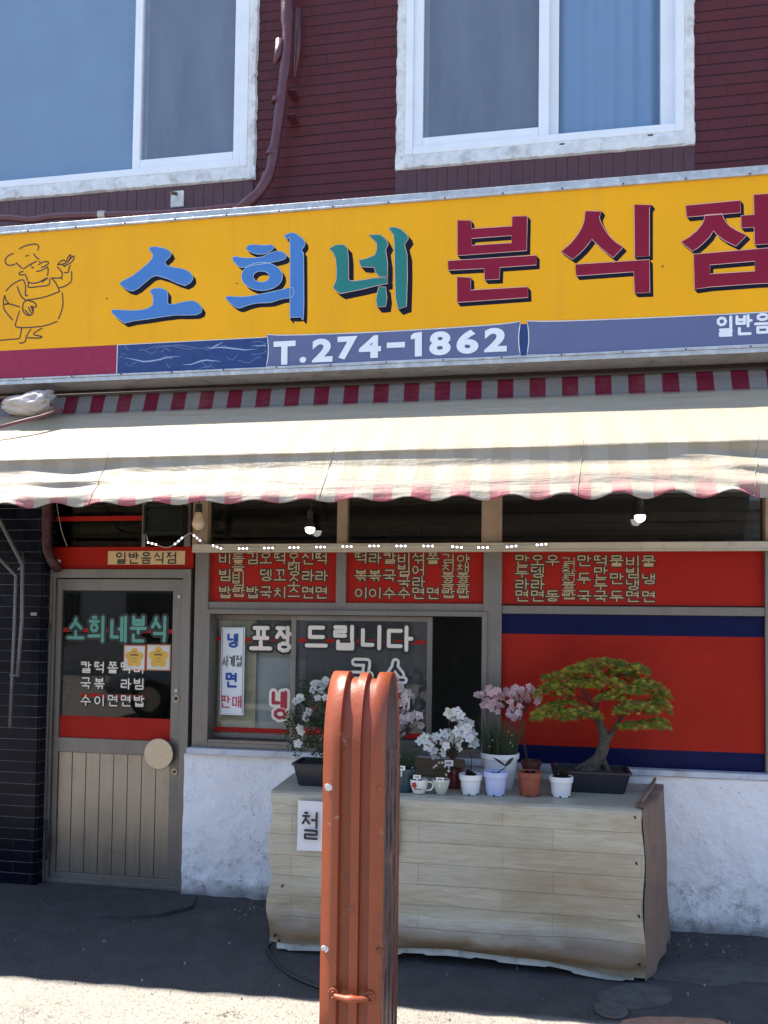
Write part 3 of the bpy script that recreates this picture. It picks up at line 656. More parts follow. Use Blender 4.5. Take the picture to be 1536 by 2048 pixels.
# things dimly seen inside
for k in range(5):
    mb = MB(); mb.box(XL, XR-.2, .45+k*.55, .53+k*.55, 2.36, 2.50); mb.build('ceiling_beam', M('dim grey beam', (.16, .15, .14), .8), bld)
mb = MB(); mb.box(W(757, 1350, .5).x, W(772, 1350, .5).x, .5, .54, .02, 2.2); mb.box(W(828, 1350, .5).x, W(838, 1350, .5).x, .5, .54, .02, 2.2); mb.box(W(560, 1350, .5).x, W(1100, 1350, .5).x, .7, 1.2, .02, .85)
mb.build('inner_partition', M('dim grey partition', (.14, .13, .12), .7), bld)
# ------------------------------------------------------------------ door
dx0, dx1 = W(92, 1450).x, W(380, 1450).x; dzt = W(230, 1139).z
mb = MB(); jl = W(106, 1450).x-dx0; jr = dx1-W(364, 1450).x
mb.box(dx0, dx0+.030, -.03, .08, 0, dzt); mb.box(dx0+.03, dx0+jl, -.015, .06, 0, dzt-.03); mb.box(dx1-jr, dx1, -.03, .08, 0, dzt); mb.box(dx0+.03, dx1-jr, -.03, .08, dzt-.052, dzt); mb.box(dx0+jl, dx1-jr, -.02, .08, 0, .022)
mb.build('door_frame', ALU, bld, bevel=.002)
lx0, lx1 = dx0+jl+.004, dx1-jr-.005; lzt = dzt-.058; lz0 = W(230, 1784).z+.03
gx0, gx1 = W(120, 1330).x, W(343, 1330).x; gz1, gz0 = W(230, 1181).z, W(230, 1479).z; mz = W(230, 1508).z
mb = MB(); yb = .0
mb.box(lx0, gx0, yb, yb+.04, lz0, lzt); mb.box(gx1, lx1, yb, yb+.04, lz0, lzt); mb.box(gx0, gx1, yb+.001, yb+.04, gz1, lzt); mb.box(gx0, gx1, yb+.001, yb+.04, mz, gz0); mb.box(gx0, gx1, yb+.001, yb+.04, lz0, lz0+.065)
for a in (0, 1):      # triangular corner gussets
    xx = lx0+.004 if a == 0 else lx1-.004; s_ = 1 if a == 0 else -1
    mb.add([(xx, yb-.0025, lzt-.004), (xx+s_*.075, yb-.0025, lzt-.004), (xx, yb-.0025, lzt-.09)], [(0, 1, 2)])
door = mb.build('door', ALU, bld, bevel=.002)
mb = MB(); ns = 8; zt_, zb_ = mz, lz0+.065
for i in range(ns):
    a = gx0+(gx1-gx0)*i/ns; b = gx0+(gx1-gx0)*(i+1)/ns; mb.box(a+.0018, b-.0018, .012, .03, zb_, zt_)
mb.box(gx0, gx1, .0185, .028, zb_, zt_)
mb.build('ribbed_panel', ALUV, door, bevel=.003)
mb = MB(); mb.box(gx0, gx1, .018, .023, gz0, gz1); mb.build('door_pane', GL, door)
mb = MB(); mb.box(gx0, gx1, .0165, .0175, gz0, W(230, 1435).z); z = W(230, 1261).z; mb.box(gx0+.006, gx1-.004, .0165, .0175, z-.013, z+.013)
z = W(220, 1392).z; mb.box(W(158, 1392).x, W(288, 1392).x, .0165, .0175, z-.012, z+.010)
mb.build('red_band', REDM, door)
mb = MB()
for ch, x, ww in (('소', 152, 36), ('희', 194, 36), ('네', 238, 36), ('분', 277, 34), ('식', 318, 34)): put_char(mb, ch, x, 1258, ww, 50 if ch != '소' else 44, .016, wd=6)
mb.build('door_name_lettering', [M('sea green film', (.085, .30, .25), .5), BLACK], door)
mb = MB()
for row, y in (('칼떡쫄떡비', 1335), ('국볶 라빔', 1367), ('수이면면밥', 1401)):
    for i, ch in enumerate(row):
        if ch != ' ': put_char(mb, ch, [172, 199, 226, 252, 278][i], y+(i-2)*.4, 21, 21, .016, fill=.022, out=.07)
mb.build('door_menu_lettering', [WLET, BLACK], door)
YEL = M('yellow print', (.62, .36, .05), .5)
for (a, b, c_, d), rim in (((247, 1290, 291, 1341), (.50, .10, .07)), ((293, 1289, 341, 1341), (.50, .22, .09))):
    x0_, x1_, za, zb = rect(a, b, c_, d, .013); mb = MB(); mb.box(x0_, x1_, .0135, .015, za, zb)
    stk = mb.build('flower_badge_sticker', M('rim '+str(rim), rim, .5), door)
    mb = MB(); e = .007; mb.box(x0_+e, x1_-e, .0125, .0134, za+e, zb-e, 0)
    cx, cz, r = (x0_+x1_)/2, (za+zb)/2, (x1_-x0_)*.30
    fl = [(cx+(r+r*.42*abs(math.cos(2.5*q)))*math.sin(q), cz+(r+r*.42*abs(math.cos(2.5*q)))*math.cos(q)) for q in [i*2*math.pi/60 for i in range(60)]]
    mb.add([(x, .0120, z) for x, z in fl], [tuple(range(60))], 1)
    for k, ww in ((.012, .05), (-.006, .036), (-.026, .03)):
        n = 4 if k > 0 else 5
        for i in range(n): mb.box(cx-ww/2+ww*i/n+.001, cx-ww/2+ww*(i+1)/n-.002, .0112, .0118, cz+k, cz+k+(.011 if k > 0 else .004), 2)
    mb.add([(cx+.012*math.cos(q*math.pi/6), .0115, cz+.034+.007*math.sin(q*math.pi/6)) for q in range(7)], [tuple(range(7))], 3)
    mb.build('badge_print', [M('badge paper', (.55, .55, .53), .5), YEL, M('brown print', (.10, .04, .02), .5), M('orange print', (.5, .1, .02), .5)], stk)
# disc push plate, lock, knob, hinges
c = W(317, 1508, -.045); mb = MB(); mb.disc((c.x, -.034, c.z), .090, 48, 0, 'Y', .012); mb.disc((c.x, .0, c.z), .018, 16, 0, 'Y', .034); mb.build('disc_handle', DISC, door, bevel=.002)
mb = MB()
for x, y, r in ((353, 1397, .021), (350, 1543, .018)):
    c = W(x, y, 0); mb.disc((c.x, .0, c.z), r, 24, 0, 'Y', .008); mb.disc((c.x, -.008, c.z), r*.62, 20, 1, 'Y', .004); mb.box(c.x-.0015, c.x+.0015, -.0135, -.011, c.z-.006, c.z+.006, 1)
mb.build('lock', [DISC, M('dark lock core', (.06, .055, .05), .3, .8)], door)
mb = MB()
for x, y in ((359, 1193), (353, 1381)):
    c = W(x, y, 0)
    for k in range(5): q = k*1.256; mb.ball((c.x+.006*math.cos(q), -.004, c.z+.006*math.sin(q)), .006, 0, 8, 6)
mb.build('crystal_knob', M('frosted clear plastic', (.6, .6, .55), .2), door, smooth=True)
mb = MB()
for y0_, y1_ in ((1192, 1225), (1242, 1285), (1640, 1720)):
    pts = [W(98+random.uniform(-2, 2)-(y0_-1192)*.012, y0_+(y1_-y0_)*i/5, -.035) for i in range(6)]; mb.tube(pts, [.006, .010, .008, .011, .008, .005], 7)
mb.build('hinge', M('blackened hinge', (.02, .018, .016), .6, bump=.004), door, smooth=True)
# over the door: red board with plate, transom, louvre box
mb = MB(); x0_, x1_, za, zb = rect(108, 1094, 387, 1138, .0); mb.box(x0_, x1_, .0, .04, dzt+.001, zb); rb = mb.build('red_header', REDM, bld)
mb = MB(); a_, b_, c_, d_ = rect(216, 1102, 370, 1129, -.004); mb.box(a_, b_, -.005, -.0005, c_, d_); pl = mb.build('licence_plate_board', M('pale yellow plate', (.58, .42, .22), .5, var=.05), bld)
mb = MB()
for i, ch in enumerate('일반음식점'): put_char(mb, ch, 242+i*25.3, 1116, 21, 22, -.005, fill=.02, out=None)
mb.build('plate_lettering', [BLACK], pl)
mb = MB(); tz0 = zb; mb.box(W(104, 1050).x, x1_, .02, .025, tz0, ZT0); mb.build('door_transom_pane', GL, bld)
mb = MB(); z = W(200, 1036).z; mb.box(W(106, 1036).x, W(288, 1036).x, .014, .018, z-.016, z+.013); mb.build('transom_stripe', REDM, bld)
mb = MB(); mb.box(W(92, 1050).x, W(104, 1050).x, -.03, .06, dzt, ZT0); mb.box(W(284, 1050).x, W(291, 1050).x, -.0, .05, tz0, ZT0); mb.box(W(373, 1050).x, W(385, 1050).x, -.03, .06, tz0, ZT0); mb.build('transom_mullion', ALU, bld)
mb = MB(); x0_, x1_, za, zb = rect(290, 1010, 366, 1068, -.10); frame_rect(mb, x0_, x1_, za, zb, .012, -.12, .0)
mb.box(x0_+.012, x1_-.012, -.02, .0, za+.012, zb-.012)
for i in range(3):
    z = za+.014+(zb-za-.028)*i/3; hh = (zb-za-.028)/3; mb.add([(x0_+.012, -.110, z), (x1_-.012, -.110, z), (x1_-.012, -.098, z+hh), (x0_+.012, -.098, z+hh), (x0_+.012, -.104, z-.004), (x1_-.012, -.104, z-.004)], [(0, 1, 2, 3), (0, 1, 5, 4)])
mb.build('louvre_vent', M('dark green vent', (.014, .018, .016), .7, var=.2, spec=.2), bld)
# ------------------------------------------------------------------ neighbour with navy tiles
nb = thing('tiled_neighbour_wall', 'dark navy glazed tile wall with pale thin joints beside the aluminium door', 'wall', (-4, -.05, 0))
xe = W(79, 1450, -.1).x; mb = MB(); mb.box(-8, xe-.012, -.1, .3, .0, 2.59); mb.box(xe-.012, xe-.0005, -.094, .3, 0, 2.59); mb.build('tile_face', B_TILE, nb, bevel=.01)
mb = MB(); c = W(68, 1228, -.1); mb.box(c.x-.018, c.x+.018, -.104, -.101, c.z-.008, c.z+.008, 0)
for i in range(4): mb.box(c.x-.014+i*.008, c.x-.010+i*.008, -.1055, -.104, c.z-.005, c.z+.005, 1)
mb.build('small_tag', [M('white tag', (.6, .6, .62), .5), BLACK], nb)
GP = M('grey painted pipe', (.115, .115, .13), .45, var=.2, scale=10)
pf = thing('pipe_bracket', 'grey painted metal pipe bracket hanging in front of the navy tiles', 'bracket', W(30, 1300, -.2))
mb = MB(); mb.tube([W(-60, 960, -.2), W(0, 1042, -.2), W(45, 1130, -.2), W(44, 1240, -.2), W(35, 1353, -.2)], .011, 10); mb.build('outer_pipe', GP, pf, smooth=True)
mb = MB(); mb.tube([W(-60, 1065, -.2), W(0, 1118, -.2), W(32, 1152, -.2), W(29, 1250, -.2), W(20, 1456, -.2)], .010, 10); mb.build('inner_pipe', GP, pf, smooth=True)
mb = MB(); mb.tube([W(20, 1350, -.2), W(38, 1352, -.2)], .007, 8); mb.tube([W(36, 1140, -.2), W(47, 1130, -.2), W(46, 1105, -.1)], .006, 8); mb.build('cross_pipe', GP, pf, smooth=True)
# ------------------------------------------------------------------ sign box
YS = -.25
za_ = [W(x, y, YS).z for x, y in ((100, 449), (768, 391), (1500, 336))]; zs1 = sum(za_)/3
zb_2 = [W(x, y, YS).z for x, y in ((100, 765), (768, 741), (1500, 706))]; zs0 = sum(zb_2)/3
sgn = thing('shop_sign', 'long yellow sign box with large blue, green and maroon lettering above the striped awning', 'shop sign', (0, YS, zs0))
SX0, SX1 = W(-420, 600, YS).x, W(1760, 600, YS).x
_t = NT('sun faded yellow vinyl'); _c = _t.ramp(_t.noise(1.5, 5), [(.3, (.76, .35, .002)), (.7, (.84, .39, .003))]); _c = _t.mix(_t.math('MULTIPLY', _t.ramp(_t.noise(1., 6, .65, vec=_t.map(_t.obj(), (9, 9, .8))), [(.5, 0.), (.75, 1.)]), .22), _c, (.50, .26, .03))
_s = _t.sep(_t.obj()); _c = _t.mix(_t.math('MULTIPLY', _t.ramp(_s[2], [(.98, 0.), (1.16, 1.)]), _t.ramp(_t.noise(1., 5, .6, vec=_t.map(_t.obj(), (6, 6, 1.5))), [(.4, 0.), (.65, .5)])), _c, (.42, .22, .05)); _t.base(_c); _t.rough(.5); _t.set(_t.b, 'Specular IOR Level', .2); _t.bump(_t.noise(3, 3), .004); YELLOW = _t.m
ALS = M('weathered aluminium trim', (.42, .43, .44), .45, .5, var=.2, scale=20, dirt=(.75, .75, .75, .6), dscale=14, bump=.003, bscale=40)
mb = MB(); mb.box(SX0, SX1, YS+.006, -.002, zs0+.002, zs1-.002); mb.build('sign_box', M('sign box sheet', (.35, .35, .36), .6, .2, dirt=(.08, .06, .05, .9), dscale=8), sgn)
mb = MB(); mb.box(SX0, SX1, YS-.012, YS+.02, zs1-.036, zs1); mb.box(SX0, SX1, YS-.016, YS+.01, zs1-.048, zs1-.0365)
mb.box(SX0, SX1, YS-.012, YS+.02, zs0, zs0+.024); mb.box(SX0, SX1, YS-.016, YS+.01, zs0+.0245, zs0+.036)
mb.build('sign_frame', ALS, sgn, bevel=.002)
mb = MB()
x = SX0+.1
while x < SX1:
    for z in (zs1-.042, zs0+.030): mb.disc((x, YS-.0162, z), .005, 8, 0, 'Y', .003)
    x += .31
mb.build('rivet', M('dark rivet', (.04, .04, .045), .5), sgn)
YF = YS-.002
def X(px, py): v = W(px, py, YF); return (v.x, v.z)
zband = sum(W(x, y, YF).z for x, y in ((60, 704), (768, 661), (1480, 621)))/3
mb = MB(); mb.quad((SX0, YF, zband), (SX1, YF, zband), (SX1, YF, zs1-.03), (SX0, YF, zs1-.03)); mb.build('yellow_face', YELLOW, sgn)
PINKR = M('faded crimson band', (.27, .020, .060), .5, spec=.2, var=.12, scale=30); NAVY = M('cracked navy band', (.006, .032, .15), .5, var=.2, scale=25); SLATE = M('slate blue banner', (.095, .115, .235), .5, var=.05)
PALE = M('pale peeling edge', (.62, .62, .62), .6); PK = M('pale pink edge', (.72, .42, .36), .6)
mb = MB(); xa, xb, xc = W(234, 725, YF).x, W(531, 705, YF).x, SX1
zb0 = zs0+.03
mb.quad((SX0, YF, zb0), (xa, YF, zb0), (xa, YF, zband), (SX0, YF, zband), 0); mb.quad((xa, YF, zb0), (SX1, YF, zb0), (SX1, YF, zband), (xa, YF, zband), 1)
ribbon(mb, [(xa, zb0), (xa+.001, zband)], .005, YF-.0012, 2); ribbon(mb, [(xa, zband-.001), (xb, zband-.001)], .004, YF-.0011, 2); ribbon(mb, [(SX0, zb0+.006), (SX1, zb0+.006)], .004, YF-.0011, 2)
rnd = random.Random(5)
for i in range(22):        # cracks in the navy film
    x = xa+rnd.random()*(xb-xa-.05); z = zb0+.02+rnd.random()*(zband-zb0-.04); L = rnd.uniform(.06, .4) if i < 14 else rnd.uniform(.02, .1)
    pts = [(min(xb, x+L*k/8), z+.012*math.sin(k*.7+i)+.012*noise.noise((k*.6, i*3.3, 1))) for k in range(9)]
    if i < 5: # opened cracks
        up_ = [(p[0], p[1]+.005*math.sin(math.pi*k/8)) for k, p in enumerate(pts)]; dn = [(p[0], p[1]-.004*math.sin(math.pi*k/8)) for k, p in enumerate(pts)]
        lp = up_+dn[::-1][1:-1]; mb.add([(a, YF-.0014-i*.0001, b) for a, b in lp], [tuple(range(len(lp)))], 3)
    else: ribbon(mb, pts, .0016, YF-.0012, 3)
mb.build('lower_band', [PINKR, NAVY, PALE, M('pale crack blue', (.26, .34, .52), .5)], sgn, recalc=False)
def banner(pa, pb, pt, pb_):
    (x0, zt), (x1, _) = X(pa, pt), X(pb, pt); mbb = MB(); n = 24
    top = [(x0+(x1-x0)*i/n, zband+.006-.010*math.sin(math.pi*i/n)+.008*(abs(2*i/n-1)**12)) for i in range(n+1)]
    bot = [(x0+(x1-x0)*i/n, zb0+.004+.007*math.sin(math.pi*i/n)+.006*(abs(2*i/n-1)**8)) for i in range(n+1)]
    sd = [(x1-.010*math.sin(math.pi*k/6), top[-1][1]+(bot[-1][1]-top[-1][1])*k/6) for k in range(1, 6)]; sl_ = [(x0+.010*math.sin(math.pi*k/6), bot[0][1]+(top[0][1]-bot[0][1])*k/6) for k in range(1, 6)]
    lp = top+sd+bot[::-1]+sl_
    v, f = fill2d([lp]); mbb.add([(a, YF-.003, b) for a, b in v], f, 0); ribbon(mbb, lp, .005, YF-.0036, 1, True)
    return mbb.build('banner', [SLATE, PALE], sgn)
bn1 = banner(534, 1041, 680, 720); bn2 = banner(1054, 1900, 650, 700)
mb = MB()
LW = M('white vinyl lettering', (.72, .74, .80), .45, var=.03)
YB = YF-.003
for ch, x, y, ww, hh in (('T', 569, 706, 44, 47), ('.', 606, 720, 13, 12), ('2', 645, 701, 41, 47), ('7', 695, 696, 40, 46), ('4', 740, 694, 44, 45), ('8', 880, 687, 43, 48), ('6', 935, 684, 44, 48), ('2', 991, 680, 45, 48)):
    put_char(mb, ch, x, y, ww, hh, YB, fill=.045, out=None)
a = X(774, 686); b = X(810, 695); mb.quad((a[0], YB-.002, b[1]), (b[0], YB-.002, b[1]), (b[0], YB-.002, a[1]), (a[0], YB-.002, a[1]))
lp = [X(*p) for p in ((822, 672), (828, 667), (844, 664), (844, 713), (830, 714), (830, 678), (822, 680))]; mb.add([(q[0], YB-.003, q[1]) for q in lp], [tuple(range(7))])
mb.build('phone_number', LW, bn1)
mb = MB()
for i, ch in enumerate('일반음식점'): put_char(mb, ch, 1449+i*38, 653-i*3, 35, 45, YB, out=None, wd=6)
mb.build('banner_lettering', LW, bn2)
# the six big letters, traced contours (zoom origin, scale)
LB = M('sky blue lettering', (.062, .185, .47), .5, spec=.2, var=.06); LG = M('green lettering', (.004, .16, .14), .45, var=.06); LM = M('maroon lettering', (.215, .009, .032), .5, var=.07, spec=.15)
SH = M('black letter shade', (.006, .006, .016), .6, var=.1, spec=.15)
def ell(cx, cy, rx, ry, n=28): return [(cx+rx*math.cos(i*2*math.pi/n), cy+ry*math.sin(i*2*math.pi/n)) for i in range(n)]
def letter(name, mat, org, sc, shapes, smooth, sh=(7, 8), edge=PK):
    mb = MB(); ox, oy = org; lay = 0
    for loops in shapes:
        pl = []
        for q, lp in enumerate(loops):
            lp = [(ox+a/sc, oy+b/sc) for a, b in lp]
            if smooth and len(lp) < 27: lp = smooth_loop(lp, 4)
            pl.append(lp)
        # shade: the outline swept down and to the right
        for lp in pl:
            n = len(lp); A = [X(a, b) for a, b in lp]; B = [X(a+sh[0], b+sh[1]) for a, b in lp]
            for i in range(n):
                j = (i+1) % n; y = YF-.0010-.000004*(i % 7)-lay*.00003
                mb.add([(A[i][0], y, A[i][1]), (A[j][0], y, A[j][1]), (B[j][0], y, B[j][1]), (B[i][0], y, B[i][1])], [(0, 1, 2, 3)], 1)
        v, f = fill2d([[X(a, b) for a, b in lp] for lp in pl]); mb.add([(a, YF-.0022-lay*.0002, b) for a, b in v], f, 0)
        v, f = fill2d([[X(a+sh[0], b+sh[1]) for a, b in lp] for lp in pl]); mb.add([(a, YF-.0009, b) for a, b in v], f, 1)
        for lp in pl: ribbon(mb, [X(a, b) for a, b in lp], .0028, YF-.0026-lay*.0002, 2, True)
        lay += 1
    mb.build(name, [mat, SH, edge], sgn, recalc=False)
PB = M('pale blue edge', (.42, .5, .55), .6)
letter('letter', LB, (210, 440), 4.8, [[[(430,265),(480,255),(560,270),(620,295),(640,330),(622,360),(585,392),(578,415),(600,440),(660,455),(740,468),(800,490),(840,530),(845,570),(820,605),(770,632),(700,610),(600,565),(500,535),(450,550),(390,600),(320,660),(270,685),(220,675),(170,640),(138,610),(180,580),(260,540),(340,480),(410,420),(455,370),(460,330),(425,290)]],
    [[(430,680),(470,658),(530,652),(590,675),(605,700),(604,800),(620,812),(680,805),(760,785),(840,775),(900,800),(935,850),(925,890),(880,912),(780,915),(680,915),(560,930),(400,955),(280,970),(190,992),(150,965),(100,925),(62,885),(75,862),(120,862),(250,870),(350,865),(420,845),(460,815),(465,770),(455,720)]]], True, edge=PB)
letter('letter', LB, (450, 440), 3.84, [[[(165,225),(180,195),(230,190),(300,195),(355,192),(378,213),(340,248),(300,262),(250,263),(200,248)]],
    [[(57,300),(80,281),(130,290),(200,292),(280,285),(340,260),(400,240),(450,250),(472,275),(460,300),(420,315),(355,328),(280,340),(200,352),(130,367),(90,345)]],
    [ell(285, 435, 158, 108), ell(280, 436, 62, 42)],
    [[(8,595),(25,586),(60,588),(150,590),(250,575),(350,555),(440,535),(520,522),(520,590),(430,610),(350,635),(250,640),(180,655),(110,678),(60,655),(20,620)]],
    [[(457,128),(480,108),(530,102),(580,130),(612,165),(612,200),(592,230),(600,260),(605,290),(605,735),(580,745),(540,750),(508,745),(500,720),(500,180),(480,150)]]], True, edge=PB)
letter('letter', LG, (450, 440), 3.84, [[[(1105,115),(1190,112),(1230,140),(1255,190),(1235,230),(1250,330),(1250,435),(1180,435),(1155,400),(1145,365),(1045,362),(1028,310),(1090,295),(1150,270),(1165,230),(1165,180),(1130,145)]],
    [[(1180,515),(1235,515),(1245,600),(1235,665),(1170,672),(1160,610)]],
    [[(800,222),(850,192),(910,190),(940,215),(950,300),(950,455),(965,468),(1000,468),(1070,460),(1150,445),(1250,445),(1250,490),(1150,510),(1050,535),(950,555),(890,568),(850,545),(830,520),(855,460),(858,380),(850,300),(830,250)]],
    [[(1255,62),(1300,55),(1350,70),(1400,115),(1410,145),(1380,190),(1400,270),(1402,430),(1395,665),(1330,688),(1310,600),(1305,430),(1300,180),(1295,120)]]], False, sh=(10, 11))
letter('letter', LM, (880, 380), 3.491, [[[(120,213),(215,213),(222,272),(503,253),(503,185),(610,183),(605,425),(122,460)], [(222,340),(500,320),(500,370),(222,387)]],
    [[(118,608),(215,612),(215,700),(612,677),(615,752),(120,787)]],
    [[(55,495),(672,457),(672,525),(418,543),(415,625),(312,630),(308,550),(58,563)]]], False)
letter('letter', LM, (880, 380), 3.491, [[[(1015,147),(1130,150),(1112,190),(1120,220),(1135,250),(1160,293),(1190,330),(1230,368),(1280,400),(1208,475),(1150,430),(1105,390),(1060,345),(1035,380),(1010,410),(970,450),(925,487),(845,432),(910,375),(948,330),(975,290),(993,255),(1005,220)]],
    [[(1355,103),(1478,105),(1462,130),(1462,462),(1358,470)]], [[(945,520),(1462,487),(1465,718),(1358,722),(1352,573),(950,602)]]], False)
letter('letter', LM, (1340, 380), 7.84, [[[(545,395),(815,375),(830,425),(860,480),(900,535),(950,580),(1050,640),(1205,715),(1030,885),(860,800),(740,715),(680,640),(650,690),(620,740),(520,840),(440,910),(350,965),(170,820),(300,740),(420,640),(500,540),(530,470)]],
    [[(245,245),(1100,165),(1105,360),(820,385),(550,405),(260,430)]],
    [[(1310,75),(1750,50),(1750,835),(1325,865),(1315,590),(1115,600),(1110,405),(1315,390)]],
    [[(370,1010),(1900,880),(1900,1450),(1330,1475),(625,1525),(380,1560)], [(625,1180),(1330,1120),(1330,1275),(625,1320)]]], False)
# the cook, a line drawing
mb = MB()
for lp in ([(240,232),(300,200),(400,175),(450,178),(475,200),(465,250)], [(162,288),(100,320),(65,370),(80,420),(130,435),(185,420)], [(200,405),(270,470)], [(290,480),(370,425),(450,385)],
           [(415,292),(440,330),(480,360)], [(320,322),(350,312)], [(375,425),(385,440)], [(390,465),(415,460)], [(480,392),(492,392)], [(470,430),(530,395),(590,392),(590,420),(550,445),(510,460)], [(450,510),(500,500),(560,470),(585,455),(592,500),(585,560)],
           [(285,512),(245,520),(238,545),(265,555),(310,550),(340,620)], [(345,640),(400,655),(470,645),(540,610),(585,590)], [(350,650),(355,705),(480,695),(600,675),(612,600)], [(520,640),(580,595)],
           [(75,750),(130,690),(200,640),(270,612),(300,635),(315,700),(312,800),(340,803)], [(215,695),(235,760),(270,825),(320,865)], [(58,805),(45,870),(48,960),(90,1030),(155,1105)], [(58,810),(80,870),(105,900),(60,915)], [(70,910),(130,912),(240,945)],
           [(320,862),(450,845),(580,815),(735,755)], [(640,595),(690,660),(735,755)], [(630,590),(750,588),(765,540)], [(755,588),(765,605)], [(730,712),(800,690),(870,640),(882,580),(880,510)],
           [(705,455),(740,490),(768,530)], [(795,525),(838,520),(848,470),(865,440)], [(710,425),(740,390),(780,370),(810,385),(840,330),(865,305),(870,325),(845,380),(800,410),(710,430)], [(845,375),(890,330),(910,322),(900,370),(860,410),(790,440)], [(760,425),(800,450)],
           [(325,865),(290,900),(278,960),(300,1020),(350,1050),(400,1030),(410,980),(395,940),(430,950),(450,935),(420,890),(340,865)], [(310,985),(355,1040)], [(350,950),(385,1020)], [(380,935),(405,1000)],
           [(765,775),(775,900),(755,1000),(720,1090)], [(240,1000),(210,1090),(192,1180),(260,1200),(400,1195),(560,1175),(700,1125)],
           [(265,1210),(255,1280),(230,1335),(120,1345),(-60,1362)], [(380,1220),(330,1300),(315,1360),(280,1388),(240,1388)], [(515,1208),(410,1280),(515,1310),(480,1328),(340,1325)]):
    pts = [X(a/6.144, 460+b/6.144) for a, b in lp]
    if len(pts) > 2: pts = [tuple(p) for p in smooth_line(pts, 4)]
    ribbon(mb, pts, .0075, YF-.001, 0)
mb.build('cook_drawing', M('dark brown line paint', (.035, .008, .008), .5), sgn)
mb = MB()
for x, y in ((214, 597), (474, 567), (742, 546), (1325, 533)): a = X(x, y); mb.disc((a[0], YF, a[1]), .004, 10, 0, 'Y', .004)
mb.build('screw', M('rusty screw', (.10, .03, .01), .6), sgn)
# ------------------------------------------------------------------ pipes on the upper wall
dp = thing('drain_pipe', 'maroon painted drainpipe bending between the two upper windows', 'drainpipe', W(560, 330, -.08))
mb = MB(); pts = [W(*p) for p in ((576, -160, -.12), (575, 0, -.12), (575, 85, -.12), (571, 130, -.12), (565, 180, -.115), (556, 250, -.11), (547, 310, -.11), (538, 350, -.12), (517, 386, -.14), (488, 412, -.16), (470, 425, -.16))]
pts = smooth_line(pts, 5); n = len(pts); mb.tube(pts, [(.040 if p.z > W(0, 150).z else .031)+.002*math.sin(i*.9) for i, p in enumerate(pts)], 14); mb.build('pipe', MAROON, dp, smooth=True)
mb = MB(); mb.tube([W(562, 84, -.12), W(556, 112, -.125), W(549, 128, -.12)], [.034, .024, .012], 10); mb.tube([W(598, 20, -.05), W(596, 90, -.05), W(590, 155, -.04)], [.02, .022, .008], 8); mb.build('pipe_boss', MAROON, dp, smooth=True)
for a, b in ((556, 203), (545, 308), (536, 354)):
    mb = MB(); p = W(a, b, -.112); mb.tube([p+Vector((-.002, 0, -.012)), p+Vector((.002, 0, .012))], .037, 14); mb.build('collar', MAROON, dp, smooth=True, sharp=.6)
mb = MB()
for y in (195, 243): p = W(588, y, -.02); mb.box(p.x-.025, p.x+.025, -.09, 0, p.z-.003, p.z+.003)
mb.build('strap', MAROON, dp)
cdt = thing('wall_conduit', 'thin maroon conduit with a grey coupler running along the sign top', 'conduit', W(200, 432, -.1))
mb = MB(); pts = smooth_line([W(x, y, -.16) for x, y in ((-150, 446), (0, 436), (60, 440), (110, 433), (196, 430), (300, 428), (400, 421), (490, 411))], 5); mb.tube(pts, .019, 10); mb.build('conduit_tube', MAROON, cdt, smooth=True)
mb = MB(); mb.tube([W(198, 430, -.16), W(212, 430, -.16)], .024, 12); mb.build('coupler', M('grey coupler', (.36, .35, .33), .6), cdt, smooth=True, sharp=.6)
br = thing('wall_bracket', 'small white plate with a short rusty rod under the left upper window', 'bracket', W(356, 398))
mb = MB(); p = W(356, 400); mb.box(p.x-.042, p.x+.042, -.016, .0, p.z-.05, p.z+.05)
mb.build('plate', CAULK, br, bevel=.004)
mb = MB(); mb.tube([p+Vector((-.006, -.01, .035)), p+Vector((.0, -.10, -.01))], .010, 10); mb.build('rod', M('rusty rod', (.12, .09, .08), .6), br, smooth=True, sharp=.6)
dpl = thing('wrapped_pipe', 'dark maroon wrapped pipe running down beside the door top', 'pipe', W(100, 1100, -.1))
mb = MB(); pts = smooth_line([W(*p) for p in ((96, 960, -.09), (95, 1010, -.09), (94, 1060, -.09), (95, 1095, -.09), (104, 1122, -.09), (116, 1138, -.04))], 5)
mb.tube([p+Vector((.003*noise.noise(p*30), 0, 0)) for p in pts], [.030+.004*noise.noise(p*25) for p in pts], 12); mb.build('wrapped_tube', M('dark maroon tape', (.045, .010, .012), .45, bump=.01, bscale=30), dpl, smooth=True)
mb = MB(); p = W(113, 1128, -.03)
for k in range(9): mb.ball(p+Vector((random.uniform(-.03, .03), random.uniform(-.01, .0), random.uniform(-.025, .025))), random.uniform(.006, .012), 0, 7, 5)
mb.build('mortar_lump', CAULK, dpl)
wr = thing('hanging_wire', 'thin pale wire hanging in front of the dark glass above the door', 'wire', W(125, 1050, -.05)); mb = MB(); mb.tube(smooth_line([W(*p) for p in ((110, 985, -.05), (117, 1030, -.05), (124, 1064, -.04), (134, 1092, -.02))], 4), .0022, 6); mb.build('wire_strand', M('pale wire', (.35, .34, .33), .5), wr, smooth=True)
